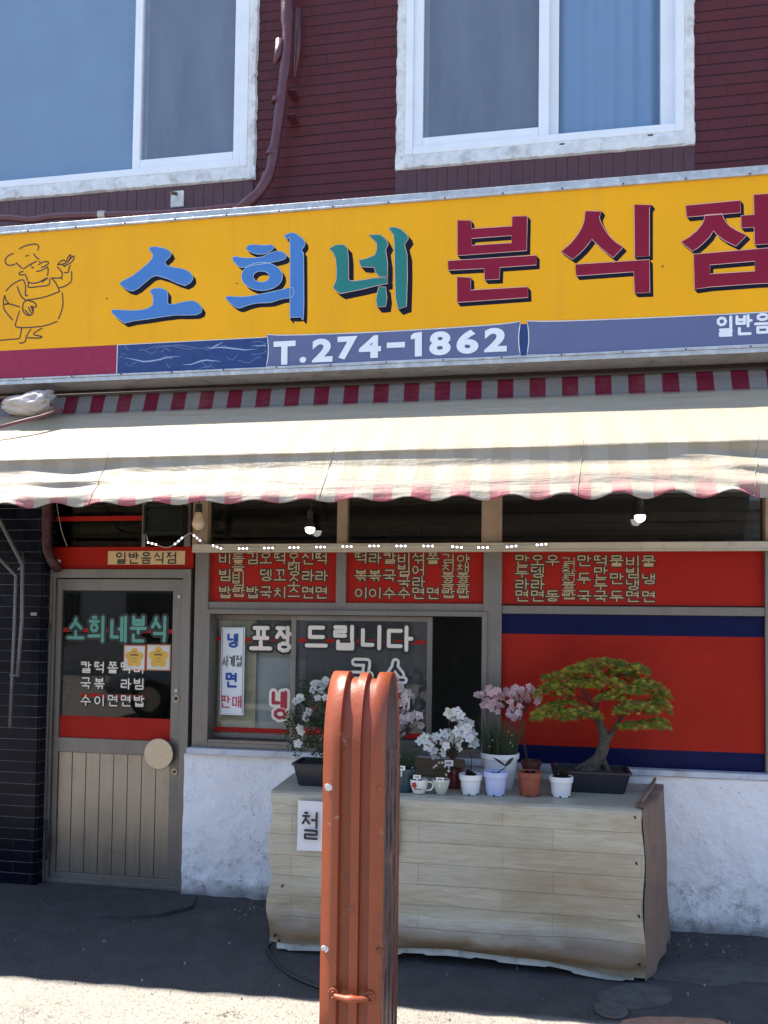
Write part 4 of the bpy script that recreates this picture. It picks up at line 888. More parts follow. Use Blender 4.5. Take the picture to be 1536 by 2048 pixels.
# ------------------------------------------------------------------ awning
aw = thing('striped_awning', 'cream awning with faded red and white stripes and a scalloped edge over the shopfront', 'awning', (0, -.1, 2.8))
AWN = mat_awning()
PROF = [(-.115, 768, .0), (-.135, 785, .08), (-.15, 801, .15), (-.17, 806, .18), (-.25, 822, .22), (-.38, 846, .30), (-.58, 872, .40), (-.765, 899, .50), (-.775, 908, .54), (-.782, 922, .59), (-.797, 938, .66), (-.85, 949, .70), (-.885, 962, .78), (-.915, 978, .86), (-.94, 990, .93), (-.948, 1001, 1.0)]
PR = smooth_line([Vector((y, p, t)) for y, p, t in PROF], 3)
XPX = [x for x in range(-1100, 1660, 7)]
def drop(px):   # photo rows shift a little along the length
    return 0
mb = MB(); nx, ny = len(XPX), len(PR)
zc = {}
base = [(p.x, W(768, p.y, p.x).z, p.z) for p in PR]
xr = [W(px, 900, -.5).x for px in XPX]
for j, (Y, Z, t) in enumerate(base):
    for i, x in enumerate(xr):
        u = (x-xr[0])/(xr[-1]-xr[0]); Yj, Zj = Y, Z
        kk = min(1, max(0, (t-.2)/.3)); k = 1+(.13-.115*(x+2.3)/3.8)*kk; Yj = Y*k; Zj = 1.58+(Z-1.58)*(4.5+Yj)/(4.5+Y)
        sc = math.sin(x*2*math.pi/.235+.7*math.sin(x*1.7)); sc2 = sc*.5+.5*math.sin(x*2*math.pi/.24+1)
        a = max(0, (t-.88)/.12); Zj += -.013*a*sc*(1+.4*math.sin(x*1.3)); Zj += .02*(u-.5)*min(1, t*1.2)
        w1 = noise.noise((x*.8, t*5, 2)); w2 = noise.noise((x*1.3+Z*3, t*16, 5)); 
        b = math.exp(-((t-.80)/.13)**2); fold = math.sin((t*26)+2.2*math.sin(x*.9)+x*.8)
        Yj += -b*(.006*fold+.014*w2)-.008*w1*min(1, t*3)
        e = max(0, (t-.86)/.14); Yj += .006*e*sc
        for xc_, s_ in ((W(1505, 900, -.6).x, 1), (W(205, 940, -.6).x, .55)):
            g_ = math.exp(-((x-xc_)/.28)**2)*s_; Yj += -.018*g_*math.sin((t-.66)*34+abs(x-xc_)*9)*(1 if t > .55 else .15)
        mb.v.append(Vector((x, Yj, Zj))); mb.uv.append((x+.02, t))
for j in range(ny-1):
    for i in range(nx-1):
        mb.f.append((j*nx+i, j*nx+i+1, (j+1)*nx+i+1, (j+1)*nx+i)); mb.m.append(0); mb.c.append((1, 1, 1))
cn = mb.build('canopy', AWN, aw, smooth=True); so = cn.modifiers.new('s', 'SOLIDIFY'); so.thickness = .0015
# seams
mb = MB()
for px, px2 in ((237, 200), (675, 645), (1165, 1152), (1513, 1505)):
    pts = []
    for j, (Y, Z, t) in enumerate(base):
        if t < .47: continue
        x = W(px+(px2-px)*(t-.47)/.53, 900+100*(t-.5)*2, Y).x; fi = (x-xr[0])/(xr[-1]-xr[0])*(nx-1); i = max(0, min(nx-2, sum(1 for q in xr if q <= x)-1)); k_ = (x-xr[i])/(xr[i+1]-xr[i]); v = cn.data.vertices[j*nx+i].co.lerp(cn.data.vertices[j*nx+i+1].co, k_)+Vector(aw.location); pts.append(Vector((v.x, v.y-.001, v.z+.001)))
    mb.tube(pts, .0016, 5)
mb.build('seam', M('seam thread', (.30, .26, .2), .7), aw)
mb = MB(); zr = base[2][1]
mb.tube([(xr[0], -.10, base[0][1]+.008), (xr[-1], -.10, base[0][1]+.008)], .018, 10); mb.build('head_tube', M('dark brown metal', (.035, .022, .02), .5), aw, smooth=True)
mb = MB(); f_ = base[-3]
mb.tube([(xr[0], f_[0]+.05, f_[1]+.02), (xr[-1], f_[0]+.05, f_[1]+.02)], .014, 10)
for px in (40, 560, 1060, 1500):
    x = W(px, 950, -.5).x; mb.tube([(x, -.06, 2.62), (x, -.55, 2.22), (x, f_[0]+.05, f_[1]+.02)], .010, 8)
mb.build('support_arm', GP, aw, smooth=True)
mb = MB(); mb.box(SX0, SX1, -.10, -.001, zs0-.13, zs0-.003); fb = mb.build('fascia_board', M('old brown fascia', (.030, .014, .014), .6, var=.4, bump=.008, bscale=20), bld, bevel=.006)
# bundled tarpaulin at the left corner of the awning
tp = thing('tarpaulin_bundle', 'crumpled pale tarpaulin tied in a bundle at the left end under the sign', 'tarpaulin', W(60, 800, -.3))
mb = MB(); c0 = W(72, 806, -.27); bm_ = bmesh.new(); bmesh.ops.create_icosphere(bm_, subdivisions=4, radius=1)
vs = []
for v in bm_.verts:
    p = v.co; d = 1+.28*noise.noise(p*1.7)+.20*noise.noise(p*3.6)+.14*abs(noise.noise(p*7)); vs.append(c0+Vector((p.x*.155*d*(1-.25*p.x), p.y*.07*d, p.z*.062*d+.02*p.x)))
mb.add(vs, [tuple(v.index for v in f.verts) for f in bm_.faces]); bm_.free(); mb.build('tarpaulin', M('pale tarpaulin', (.34, .31, .30), .45, var=.35, scale=4), tp, smooth=True)
mb = MB(); mb.tube([W(125, 818, -.30), W(85, 832, -.36), W(45, 842, -.42), W(-30, 862, -.52)], .010, 8); mb.tube([W(90, 800, -.25), W(118, 818, -.30), W(124, 824, -.3)], .006, 6); mb.build('tie_strap', M('plum strap', (.13, .04, .06), .6), tp, smooth=True)
# ------------------------------------------------------------------ bulbs and light string
def emis(name, col, s):
    t = NT(name); t.base(col); t.set(t.b, 'Emission Color', col); t.set(t.b, 'Emission Strength', s); return t.m
LIT = emis('lit bulb glass', (1, .98, .92), 2.6); OPAL = M('opal bulb glass', (.62, .48, .36), .3); SOCK = M('black socket', (.015, .015, .015), .5); LEDM = emis('lit diode', (.9, .93, 1.), 4.)
def bulb(px, py, Y, lit, label, r=.031):
    c = W(px, py, Y); t = thing('light_bulb', label, 'light bulb', c, 'bulbs hanging under the awning')
    mb = MB()
    if lit:
        mb.lathe(c, [(.001, -r), (r*.5, -r*.87), (r*.87, -r*.5), (r, 0), (r*.98, r*.28)], 20); mb.build('bulb_glass', LIT, t, smooth=True)
        mb = MB(); mb.lathe(c, [(r*.98, r*.285), (r*.80, r*.9), (r*.62, r*1.4), (r*.5, r*2.0), (.001, r*2.0)], 20); mb.build('bulb_collar', SOCK, t, smooth=True, sharp=.6)
        top = r*2
    else:
        mb.lathe(c, [(.001, -r*1.1), (r*.6, -r*.9), (r*1.0, -r*.45), (r*1.12, .0), (r*1.05, r*.4), (r*.85, r*1.0), (r*.62, r*1.7), (r*.58, r*2.0), (.001, r*2)], 22); mb.build('bulb_glass', OPAL, t, smooth=True); top = r*2
    mb = MB(); mb.lathe(c, [(.001, top+.05), (.018, top+.048), (.020, top+.002), (.001, top)], 14); mb.tube([c+Vector((0, 0, top+.04)), c+Vector((.004, 0, top+.16)), (c.x, c.y, 2.5)], .003, 6); mb.build('lamp_holder', SOCK, t, smooth=True, sharp=.6)
    return t
bulb(397, 1048, -.22, False, 'unlit opal light bulb hanging beside the dark green louvre over the door', .033)
bulb(620, 1058, -.055, True, 'lit round light bulb hanging above the left menu board', .028)
bulb(1280, 1034, -.055, True, 'lit round light bulb hanging above the right menu board', .029)
ls = thing('light_string', 'string of tiny white diode lights looping over the door and along the ivory rail', 'light string', W(700, 1093, -.1))
YL = -.095
mb = MB(); wp = [(292, 1068), (297, 1084), (305, 1088), (320, 1092), (335, 1095), (350, 1088), (365, 1076), (380, 1066), (388, 1071), (400, 1082), (412, 1090), (428, 1092), (445, 1097), (480, 1097), (535, 1096), (588, 1095), (640, 1094), (694, 1093), (750, 1092), (800, 1092), (855, 1092), (915, 1094), (970, 1096), (1020, 1094), (1080, 1089), (1098, 1086)]
mb.tube(smooth_line([W(a, b, YL+.008) for a, b in wp], 3), .0022, 6); mb.build('string_wire', M('white wire', (.5, .5, .5), .5), ls, smooth=True)
cl = [(304, 1087, 8, 2), (357, 1082, 7, -6), (394, 1076, 6, 5), (434, 1094, 8, 3), (486, 1097, 8, 0), (537, 1096, 8.5, 0), (588, 1095, 8.5, -.3), (641, 1094, 8.5, 0), (694, 1093, 8.5, 0), (748, 1092, 8.5, 0), (802, 1092, 8.5, 0), (856, 1092, 9, 0), (914, 1094, 9, .8), (966, 1095, 9, 0), (1023, 1093, 9, -1), (1083, 1089, 9, -.8)]
proto = None; mp = None
for cx, cy, dx, dy in cl:
    a = W(cx-dx*1.5, cy-dy*1.5, YL); b = W(cx+dx*1.5, cy+dy*1.5, YL)
    if mp is None:
        mb = MB(); mb.box(-.030, .030, .0, .006, -.006, .006); mp = mb.build('diode_module', M('white module', (.45, .45, .5), .5), None, bevel=.002); mp.parent = ls; m_ = mp
    else: m_ = mp.copy(); COL.objects.link(m_)
    m_.location = (a+b)/2-ls.location; m_.rotation_euler.y = -math.atan2(b.z-a.z, b.x-a.x)
    for k in (-1, 0, 1):
        p = W(cx+dx*k, cy+dy*k, YL)
        if proto is None:
            mb = MB(); mb.ball((0, 0, 0), .0048, 0, 8, 6); proto = mb.build('diode', LEDM, None, smooth=True); proto.parent = ls; d_ = proto
        else: d_ = proto.copy(); COL.objects.link(d_)
        d_.location = p-ls.location
# ------------------------------------------------------------------ counter with plank print cover
CT = .82; Yf = (G(1298, 1964, 0).y+G(548, 1899, 0).y)/2; CT = (W(1285, 1601, Yf).z+W(541, 1597, Yf).z)/2
ctr = thing('display_counter', 'low counter covered in pale plank print vinyl with a brown cloth end', 'counter', (0.3, -.35, 0))
VIN = mat_vinyl()
FL, FR = W(541, 1597, Yf).x, W(1285, 1601, Yf).x; BLx = W(600, 1547, -.10).x; BRx = W(1311, 1548, -.10).x
mb = MB(); nx = 110; prof = []
for k in range(7): prof.append(('t', k/6))
for k in range(1, 5): prof.append(('c', k/4))
for k in range(1, 26): prof.append(('f', k/25))
dist = 0; rows = []
for typ, s_ in prof:
    row = []
    for i in range(nx+1):
        u = i/nx; xf = FL+(FR-FL)*u; xb = BLx+(BRx-BLx)*u; r = .022
        wv = .012*noise.noise((xf*2.2, 3, 1))+.005*math.sin(xf*5)
        hb = .115-.065*u+(.06*max(0, (u-.55)/.45))*0 - (.035 if u > .6 else .035*u/.6); hb = max(.008, W(541+757*u, (1886+14*u/.5 if u < .5 else (1900+22*(u-.5)/.25 if u < .75 else 1922+38*(u-.75)/.25)), Yf-.03).z)  # hem height above ground
        if typ == 't': Y = -.10+(Yf+r+.10)*s_; x = xb+(xf-xb)*s_; z = CT+.002*noise.noise((x*5, Y*5, 0)); v = .90+.55*(1-s_)
        elif typ == 'c': a = s_*math.pi/2; Y = Yf+r-r*math.sin(a); x = xf; z = CT-r+r*math.cos(a)-.004*noise.noise((x*6, a, 0))*s_; v = .90-.03*s_
        else:
            z0_ = CT-r; z = z0_+(hb-z0_)*s_; bl = math.exp(-((s_-.93)/.10)**2); sg = math.exp(-((s_-.80)/.09)**2)
            edge = min(1, min(u, 1-u)/.06)
            Y = Yf-wv*s_-bl*(.030+.030*noise.noise((xf*1.6, 7, 2)))*edge*1.2+sg*.026*edge*(1+noise.noise((xf*2.1, 1, 4)))-.006*noise.noise((xf*3, z*6, 9))-.012*s_
            x = xf+(.012*math.sin(z*22)*math.exp(-u*40) + .010*s_*math.exp(-(1-u)*9)+.006*math.sin(z*15)*math.exp(-(1-u)*40)); v = .87-(z0_-z)*1.0
        row.append(Vector((x, Y, z))); mb.uv.append((x+1.1, v))
    rows.append(row)
for row in rows: mb.v += row
for j in range(len(rows)-1):
    for i in range(nx): mb.f.append((j*(nx+1)+i, j*(nx+1)+i+1, (j+1)*(nx+1)+i+1, (j+1)*(nx+1)+i)); mb.m.append(0); mb.c.append((1, 1, 1))
cov = mb.build('plank_cover', VIN, ctr, smooth=True)
hem = rows[-1]
mb = MB(); q_ = [(FL+.04, Yf+.04), (FR-.04, Yf+.04), (BRx-.06, -.12), (BLx+.04, -.12)]; mb.add([(x, y, .03) for x, y in q_]+[(x, y, CT-.03) for x, y in q_], [(0, 1, 2, 3), (4, 5, 6, 7), (0, 1, 5, 4), (1, 2, 6, 5), (2, 3, 7, 6), (3, 0, 4, 7)]); mb.build('inner_box', DARK, ctr)
mb = MB()    # white liner showing below the hem
vs = []; pr = -1
for i in range(nx+1):
    p = hem[i]; zb_ = max(.004, p.z-.034-.010*noise.noise((p.x*5, 1, 1))); zb_ = zb_ + (.008 if int(i/7) % 3 == 0 else 0)
    vs += [(p.x, Yf-.012, p.z+.03), (p.x, Yf-.012-.012, min(zb_, p.z))]
mb.add(vs, [(2*i, 2*i+2, 2*i+3, 2*i+1) for i in range(3, nx-3)]); mb.build('liner', M('pale liner', (.42, .43, .40), .6, var=.15, scale=9, dirt=(.1, .09, .08, .7), dscale=15), ctr)
mb = MB(); ny = 24; nz = 22; vs = []      # brown cloth at the right end
for i in range(ny+1):
    t = i/ny; f = rows[8][nx]; vs.append((f.x+(BRx-f.x)*t-.03, f.y+(-.12-f.y)*t, CT+.007+.004*math.sin(t*14)))
for j in range(nz+1):
    zz = CT+.006-(CT-.0)*j/nz; s_ = j/nz
    for i in range(ny+1):
        t = i/ny; f = rows[min(len(rows)-1, 10+int(24*s_))][nx]
        x = f.x+.004+(BRx+.035+.03*s_-f.x)*t; Y = f.y+(-.12-f.y)*t
        bulge_ = .020*math.sin(math.pi*t)+.005*math.sin(t*17+2*math.sin(s_*4))*(.3+s_)
        vs.append((x+bulge_, Y, max(.006, zz-.012*math.sin(t*9)*(s_ > .95)-.07*(1-t)*0)))
mb.add(vs, [(j*(ny+1)+i, j*(ny+1)+i+1, (j+1)*(ny+1)+i+1, (j+1)*(ny+1)+i) for j in range(nz+1) for i in range(ny)])
BRC = M('brown cloth', (.19, .12, .09), .8, var=.2, scale=7, bump=.004, bscale=20, dirt=(.22, .16, .13, .6), dscale=4)
mb.build('end_cloth', BRC, ctr, smooth=True)
mb = MB(); pts = [W(*p) for p in ((1285, 1604, Yf), (1292, 1592, Yf+.08), (1303, 1575, -.3), (1310, 1560, -.15))]; mb.tube([p+Vector((0, 0, .006)) for p in pts], [.005, .010, .012, .008], 8); mb.build('cloth_fold', BRC, ctr, smooth=True)
mb = MB()
for x, y in ((1270, 1635), (1273, 1727), (1278, 1833), (1279, 1929), (1196, 1931), (1089, 1903), (565, 1772), (550, 1871), (558, 1881), (648, 1895)):
    p = W(x, y, Yf-.03); mb.disc((p.x, p.y+.012, p.z), .005, 10, 0, 'Y', .022)
mb.build('nail', BLACK, ctr)
# paper note
pn = thing('paper_note', 'white handwritten paper taped to the counter front behind the orange post', 'paper note', W(700, 1650, Yf-.02))
mb = MB(); yp = Yf-.030; a, b, c_, d = rect(595, 1606, 798, 1706, yp); vs = []
for j in range(7):
    for i in range(13): x = a+(b-a)*i/12; z = c_+(d-c_)*j/6; vs.append((x, yp-.004*noise.noise((x*9, z*9, 3))-(.008 if j == 0 and i < 2 else 0), z))
mb.add(vs, [(j*13+i, j*13+i+1, (j+1)*13+i+1, (j+1)*13+i) for j in range(6) for i in range(12)])
mb.build('sheet', M('white paper', (.62, .62, .64), .7, var=.03), pn, smooth=True)
mb = MB()
def brush(pts, wd, mbx=mb): ribbon(mbx, [tuple(p) for p in smooth_line([(W(x, y, yp-.012).x, W(x, y, yp-.012).z) for x, y in pts], 3)], wd, yp-.0115, 0)
put_char(mb, '철', 620, 1651, 36, 54, yp-.010, out=None, wd=4.6); put_char(mb, '쭉', 672, 1651, 36, 54, yp-.010, out=None, wd=4.6)
mb.build('handwriting', M('black ink', (.015, .015, .018), .5), pn)
# ------------------------------------------------------------------ plants and pots
PWHITE = M('white plastic pot', (.68, .68, .70), .35, var=.03); PBLUE = M('pale blue plastic pot', (.42, .47, .68), .35, var=.03); TERRA = M('terracotta plastic pot', (.25, .055, .028), .5, var=.1); TERRD = M('dark terracotta pot', (.14, .038, .024), .5)
PMAR = M('maroon glazed pot', (.10, .012, .014), .3); PTEAL = M('dark teal pot', (.012, .045, .055), .35); PBLK = M('black plastic tray', (.012, .014, .022), .38, var=.2); SOIL = M('dark soil', (.025, .018, .013), .95, var=.5, scale=60, bump=.01, bscale=120)
CHINA = M('glazed china', (.66, .64, .60), .2, var=.02); GREENY = M('celadon glass', (.46, .50, .44), .15, var=.04)
def pot(root, c, h, rt, rb, mat, lip=.008, notch=0, name='pot'):
    mb = MB(); th = .003
    mb.lathe(c, [(rb*.9, .004), (rb, .0), (rb+(rt-rb)*.78, h*.78), (rt-.0015, h-.028 if h > .08 else h*.8), (rt+lip*.3, h-.026 if h > .08 else h*.81), (rt+lip*.5, h-.002), (rt+lip*.3, h), (rt-th, h), (rt-th-.002, h-.02), (rb*.9, .006)], 36)
    p = mb.build(name, mat, root, smooth=True, sharp=.5)
    if notch:
        mb = MB()
        for k in range(6): q = k*math.pi/3+.4; mb.ball((c[0]+rb*math.cos(q)*1.0, c[1]+rb*math.sin(q)*1.0, c[2]+.004), .005, 0, 8, 6)
        mb.build('drain_notch', BLACK, p)
    mb = MB(); n = 30; mb.add([(c[0], c[1], c[2]+h-.012)]+[(c[0]+(rt-.004)*math.cos(i*2*math.pi/n), c[1]+(rt-.004)*math.sin(i*2*math.pi/n), c[2]+h-.016+.003*math.sin(i*2.3)) for i in range(n)], [(0, 1+i, 1+(i+1) % n) for i in range(n)])
    mb.build('soil', SOIL, p); return p
def base_at(px, py): return G(px, py, CT+.002)
TAGM = M('plant label white', (.62, .62, .6), .5)
def plant_label(root, px, py, w_, h_, Y, mat=TAGM):
    a, b, c_, d = rect(px-w_/2, py-h_/2, px+w_/2, py+h_/2, Y); mb = MB(); mb.box(a, b, Y-.001, Y, c_, d); mb.box((a+b)/2-.003, (a+b)/2+.003, Y-.0005, Y+.0005, c_-.03, c_)
    t = mb.build('plant_label', mat, root); mb = MB(); n = 4
    for i in range(n): mb.box(a+(b-a)*(.2+.6*i/n), a+(b-a)*(.2+.6*(i+.7)/n), Y-.0016, Y-.001, c_+(d-c_)*.35, c_+(d-c_)*(.62+.1*(i % 2)))
    mb.build('label_print', BLACK, t)
LEAF = tinted('leaf', .42, .35, .25); PETAL = tinted('petal', .55, .2, .35, .05); BARK = M('bark', (.085, .068, .055), .85, var=.55, scale=40, bump=.03, bscale=55)
TWIG = M('twig', (.05, .032, .022), .8, var=.3, scale=40)
def leaf_shape(kind):
    if kind == 'maple':
        out = []; lob = [(-115, .55), (-62, .85), (-25, .98), (8, 1.1), (42, .95), (78, .8), (125, .5)]
        lob = [(-120, .5), (-78, .8), (-38, 1.0), (0, 1.12), (38, 1.0), (78, .8), (120, .5)]
        pts = [(0, -.06)]
        for i, (a, l) in enumerate(lob):
            q = math.radians(a); pts.append((math.sin(q-.12)*l*.45, math.cos(q-.12)*l*.45)); pts.append((math.sin(q)*l, math.cos(q)*l)); pts.append((math.sin(q+.12)*l*.45, math.cos(q+.12)*l*.45))
            if i < 6: m_ = math.radians((a+lob[i+1][0])/2); pts.append((math.sin(m_)*.28, math.cos(m_)*.28))
        return pts
    return [(0, 0), (.22, .3), (.26, .6), (0, 1.0), (-.26, .6), (-.22, .3)]
def add_leaf(mb, p, d, up, size, shape, col, droop=.25):
    d = d.normalized(); s_ = d.cross(up); s_ = s_.normalized() if s_.length > 1e-5 else Vector((1, 0, 0)); n_ = s_.cross(d)
    n = len(shape); c0 = p+d*(size*.3)
    vs = [c0+n_*(size*.04)]+[p+s_*(x*size)+d*(y*size)-n_*(droop*size*(x*x+y*y)) for x, y in shape]
    mb.add(vs, [(0, 1+i, 1+(i+1) % n) for i in range(n)], 0, col)
def rv(rnd, a=1.): return Vector((rnd.uniform(-a, a), rnd.uniform(-a, a), rnd.uniform(-a, a)))
def flower_mesh(name, mats, r, petals=5, cup=.35, ruffle=.16, col=(.8, .8, .8), centre=(.5, .5, .2), seed=0, parent=None, layers=1):
    rnd = random.Random(seed); mb = MB()
    for L in range(layers):
        for k in range(petals):
            a0 = 2*math.pi*(k+.5*L)/petals+rnd.uniform(-.1, .1); nu, nv = 4, 5; vs = []; rl = r*(1-.25*L)
            for i in range(nu+1):
                for j in range(nv+1):
                    t = i/nu; s_ = j/nv-.5; wdt = (1.0 if t < .5 else 1.0-.42*((t-.5)*2)**2); aa = a0+s_*wdt*(2*math.pi/petals)*1.25
                    rr = rl*(.06+.94*t)*(1-.22*(2*s_)**2*t); z = r*cup*t**1.5+r*.35*L*t+ruffle*r*math.sin(j*2.1+k*1.7+i)*t*t-(.2*r if t > .9 else 0)*.6
                    vs.append((rr*math.cos(aa), rr*math.sin(aa), z+.0006*k))
            cc = tuple(c*rnd.uniform(.92, 1.0) for c in col); mb.add(vs, [(i*(nv+1)+j, i*(nv+1)+j+1, (i+1)*(nv+1)+j+1, (i+1)*(nv+1)+j) for i in range(nu) for j in range(nv)], 0, cc)
    for k in range(5):
        q = k*1.3; mb.tube([(0, 0, 0), (r*.12*math.cos(q), r*.12*math.sin(q), r*.45)], r*.025, 4, 0, True, centre)
    return mb.build(name, mats, None, smooth=True, recalc=False)
def bloom(root, protos, pts, rnd, scl=(.8, 1.15), face=Vector((0, -1, .35))):
    for p, r_ in pts:
        pr = rnd.choice(protos)
        if not pr.get('used'): o = pr; pr['used'] = 1
        else: o = pr.copy(); COL.objects.link(o)
        o.parent = root; o.location = p-root.location; d = (face+rv(rnd, .75)+(r_ or Vector())).normalized()
        q = d.to_track_quat('Z', 'Y'); o.rotation_mode = 'QUATERNION'; from mathutils import Quaternion
        o.rotation_quaternion = q @ Quaternion((0, 0, 1), rnd.uniform(0, 6.28)); s_ = rnd.uniform(*scl); o.scale = (s_, s_, s_*rnd.uniform(.8, 1.1))
    for pr in protos:
        if not pr.get('used'): bpy.data.objects.remove(pr)
        else: del pr['used']
def branches(mb, root_p, tips, rnd, r0=.006, r1=.0014, mid=.5, wig=.02, mi=0):
    for t in tips:
        m1_ = root_p.lerp(t, .35)+rv(rnd, wig)+Vector((0, 0, .02)); m2_ = root_p.lerp(t, .7)+rv(rnd, wig); pts = smooth_line([root_p, m1_, m2_, t], 4)
        mb.tube(pts, [r0+(r1-r0)*i/(len(pts)-1) for i in range(len(pts))], 6, mi)
# --- trays
def tray(root, cx, cy, w_, d_, h, name='tray'):
    mb = MB(); z = CT+.002
    def rr(w2, d2, zz, r=.02, n=5):
        out = []
        for sx, sy, a0 in ((1, 1, 0), (-1, 1, 90), (-1, -1, 180), (1, -1, 270)):
            for k in range(n): q = math.radians(a0+90*k/(n-1)); out.append((cx+sx*(w2-r)+r*math.cos(q), cy+sy*(d2-r)+r*math.sin(q), zz))
        return out
    w2, d2 = w_/2, d_/2; L = [rr(w2*.82, d2*.80, z), rr(w2*.84, d2*.82, z+.006), rr(w2*.95, d2*.95, z+h-.016), rr(w2*.955, d2*.955, z+h-.012), rr(w2, d2, z+h-.011), rr(w2, d2, z+h), rr(w2*.93, d2*.92, z+h), rr(w2*.90, d2*.90, z+h-.025)]
    n = len(L[0]); vs = [p for l in L for p in l]; mb.add(vs, [(i*n+j, i*n+(j+1) % n, (i+1)*n+(j+1) % n, (i+1)*n+j) for i in range(len(L)-1) for j in range(n)]+[tuple(range(n))[::-1]])
    t = mb.build(name, PBLK, root, bevel=.0015); mb = MB(); nx_, ny_ = 20, 12; vs = []
    for j in range(ny_+1):
        for i in range(nx_+1): x = cx+(i/nx_-.5)*w_*.9; y = cy+(j/ny_-.5)*d_*.9; vs.append((x, y, z+h-.016+.014*noise.noise((x*14, y*14, 1))+.012*max(0, 1-((x-cx)/w2)**2-((y-cy)/d2)**2)))
    mb.add(vs, [(j*(nx_+1)+i, j*(nx_+1)+i+1, (j+1)*(nx_+1)+i+1, (j+1)*(nx_+1)+i) for j in range(ny_) for i in range(nx_)]); mb.build('soil', SOIL, t, smooth=True); return t
# --- maple bonsai
rnd = random.Random(11)
bc = base_at(1180, 1576); bsz = thing('maple_bonsai', 'bonsai maple with spreading yellow green leaf pads and a gnarled trunk in a black tray', 'bonsai', bc)
tc = (G(1180, 1588, CT).y+.12); tray(bsz, W(1180, 1560, tc).x, tc, .385, .24, .105)
YT = tc-.0
def q3(x, y, dy=0.): return W(x, y, YT+dy)
mb = MB()
def limb(pts, rads, m=mb): P_ = smooth_line([q3(*p) for p in pts], 5); n = len(P_); k = len(rads)-1; m.tube([p+Vector((.003*noise.noise(p*40), 0, .002*noise.noise(p*50))) for p in P_], [(lambda f: rads[int(f)]+(rads[min(k, int(f)+1)]-rads[int(f)])*(f-int(f)))(i/(n-1)*k)*(1+.16*noise.noise(p*60)) for i, p in enumerate(P_)], 12)
limb([(1176, 1552), (1186, 1530), (1200, 1512), (1208, 1490), (1206, 1465), (1198, 1445), (1190, 1425)], [.050, .036, .030, .026, .024, .019, .015])
limb([(1140, 1545, -.02), (1158, 1534, -.02), (1178, 1526), (1196, 1512)], [.007, .013, .018, .014]); limb([(1150, 1548, -.04), (1172, 1538, -.02), (1190, 1526)], [.006, .013, .016]); limb([(1222, 1548, -.01), (1212, 1532, 0.), (1202, 1515)], [.008, .016, .018])
limb([(1209, 1486), (1222, 1468), (1231, 1452), (1240, 1440)], [.022, .015, .011, .009])
mb.build('trunk', BARK, bsz, smooth=True)
mb = MB()
for pts in ([(1190, 1428), (1178, 1405, .03), (1160, 1395, .03), (1130, 1390, 0)], [(1192, 1430), (1185, 1400), (1168, 1380, -.03), (1140, 1372, -.03)], [(1190, 1425), (1200, 1400, .03), (1205, 1370), (1190, 1345)], [(1202, 1395, .02), (1225, 1372), (1255, 1362)], [(1240, 1440), (1258, 1420), (1275, 1405), (1310, 1395)],
            [(1236, 1446), (1258, 1452, -.03), (1290, 1440, -.05), (1312, 1448, -.05)], [(1240, 1440), (1232, 1415, -.03), (1240, 1400, -.06)], [(1196, 1440), (1160, 1430, -.06), (1120, 1425, -.08), (1090, 1430, -.07)], [(1205, 1370), (1240, 1352), (1270, 1345)], [(1178, 1405), (1150, 1360), (1120, 1350)]):
    P_ = smooth_line([q3(*p) for p in pts], 4); n = len(P_); mb.tube(P_, [.0065-.0045*i/(n-1) for i in range(n)], 7)
mb.build('branches', TWIG, bsz, smooth=True)
mb = MB(); MS = leaf_shape('maple')
pads = [(1205, 1326, 62, 13, 0, .10, 90), (1160, 1340, 48, 12, -.05, .08, 60), (1262, 1335, 40, 12, -.02, .08, 50), (1120, 1350, 40, 10, -.03, .06, 35), (1230, 1350, 70, 13, .06, .08, 55), (1110, 1376, 40, 17, -.04, .09, 75), (1165, 1366, 42, 12, -.07, .05, 45), (1215, 1362, 40, 10, -.08, .05, 35), (1290, 1372, 44, 18, -.03, .09, 70),
        (1222, 1392, 34, 9, -.05, .06, 36), (1105, 1422, 44, 16, -.06, .09, 75), (1165, 1424, 42, 15, -.09, .07, 62), (1130, 1404, 36, 8, 0, .06, 24), (1272, 1412, 48, 15, -.08, .08, 70), (1318, 1404, 24, 24, -.02, .08, 50), (1278, 1448, 48, 10, -.05, .07, 52), (1318, 1444, 24, 14, -.03, .05, 26), (1255, 1378, 40, 9, -.08, .05, 30), (1325, 1385, 20, 12, 0, .05, 20)]
for px, py, rx, ry, dy, dd, n in pads:
    for i in range(int(n*2.5)):
        a = rnd.uniform(0, 2*math.pi); rr_ = math.sqrt(rnd.random()); x = px+rx*rr_*math.cos(a); dep = rr_*math.sin(a); y = py-ry*(1-rr_**2)*.9+ry*rnd.uniform(-.1, .75)+ry*.3*rr_**2
        p = q3(x, y, dy+dd*dep+rnd.uniform(-.01, .01)); out = Vector((math.cos(a)*rr_, dep-.35, -.35-.4*rr_+rnd.uniform(-.3, .15)))+rv(rnd, .25)
        g_ = rnd.random(); col = (.21, .22, .022) if g_ < .35 else ((.085, .12, .02) if g_ < .66 else ((.34, .29, .035) if g_ < .88 else (.25, .11, .03)))
        col = tuple(c*rnd.uniform(1.0, 1.4) for c in col)
        add_leaf(mb, p, out, Vector((rnd.uniform(-.4, .4), -.35+rnd.uniform(-.3, .3), 1)), rnd.uniform(.016, .027), MS, col, .28)
mb.build('foliage', LEAF, bsz, recalc=False)
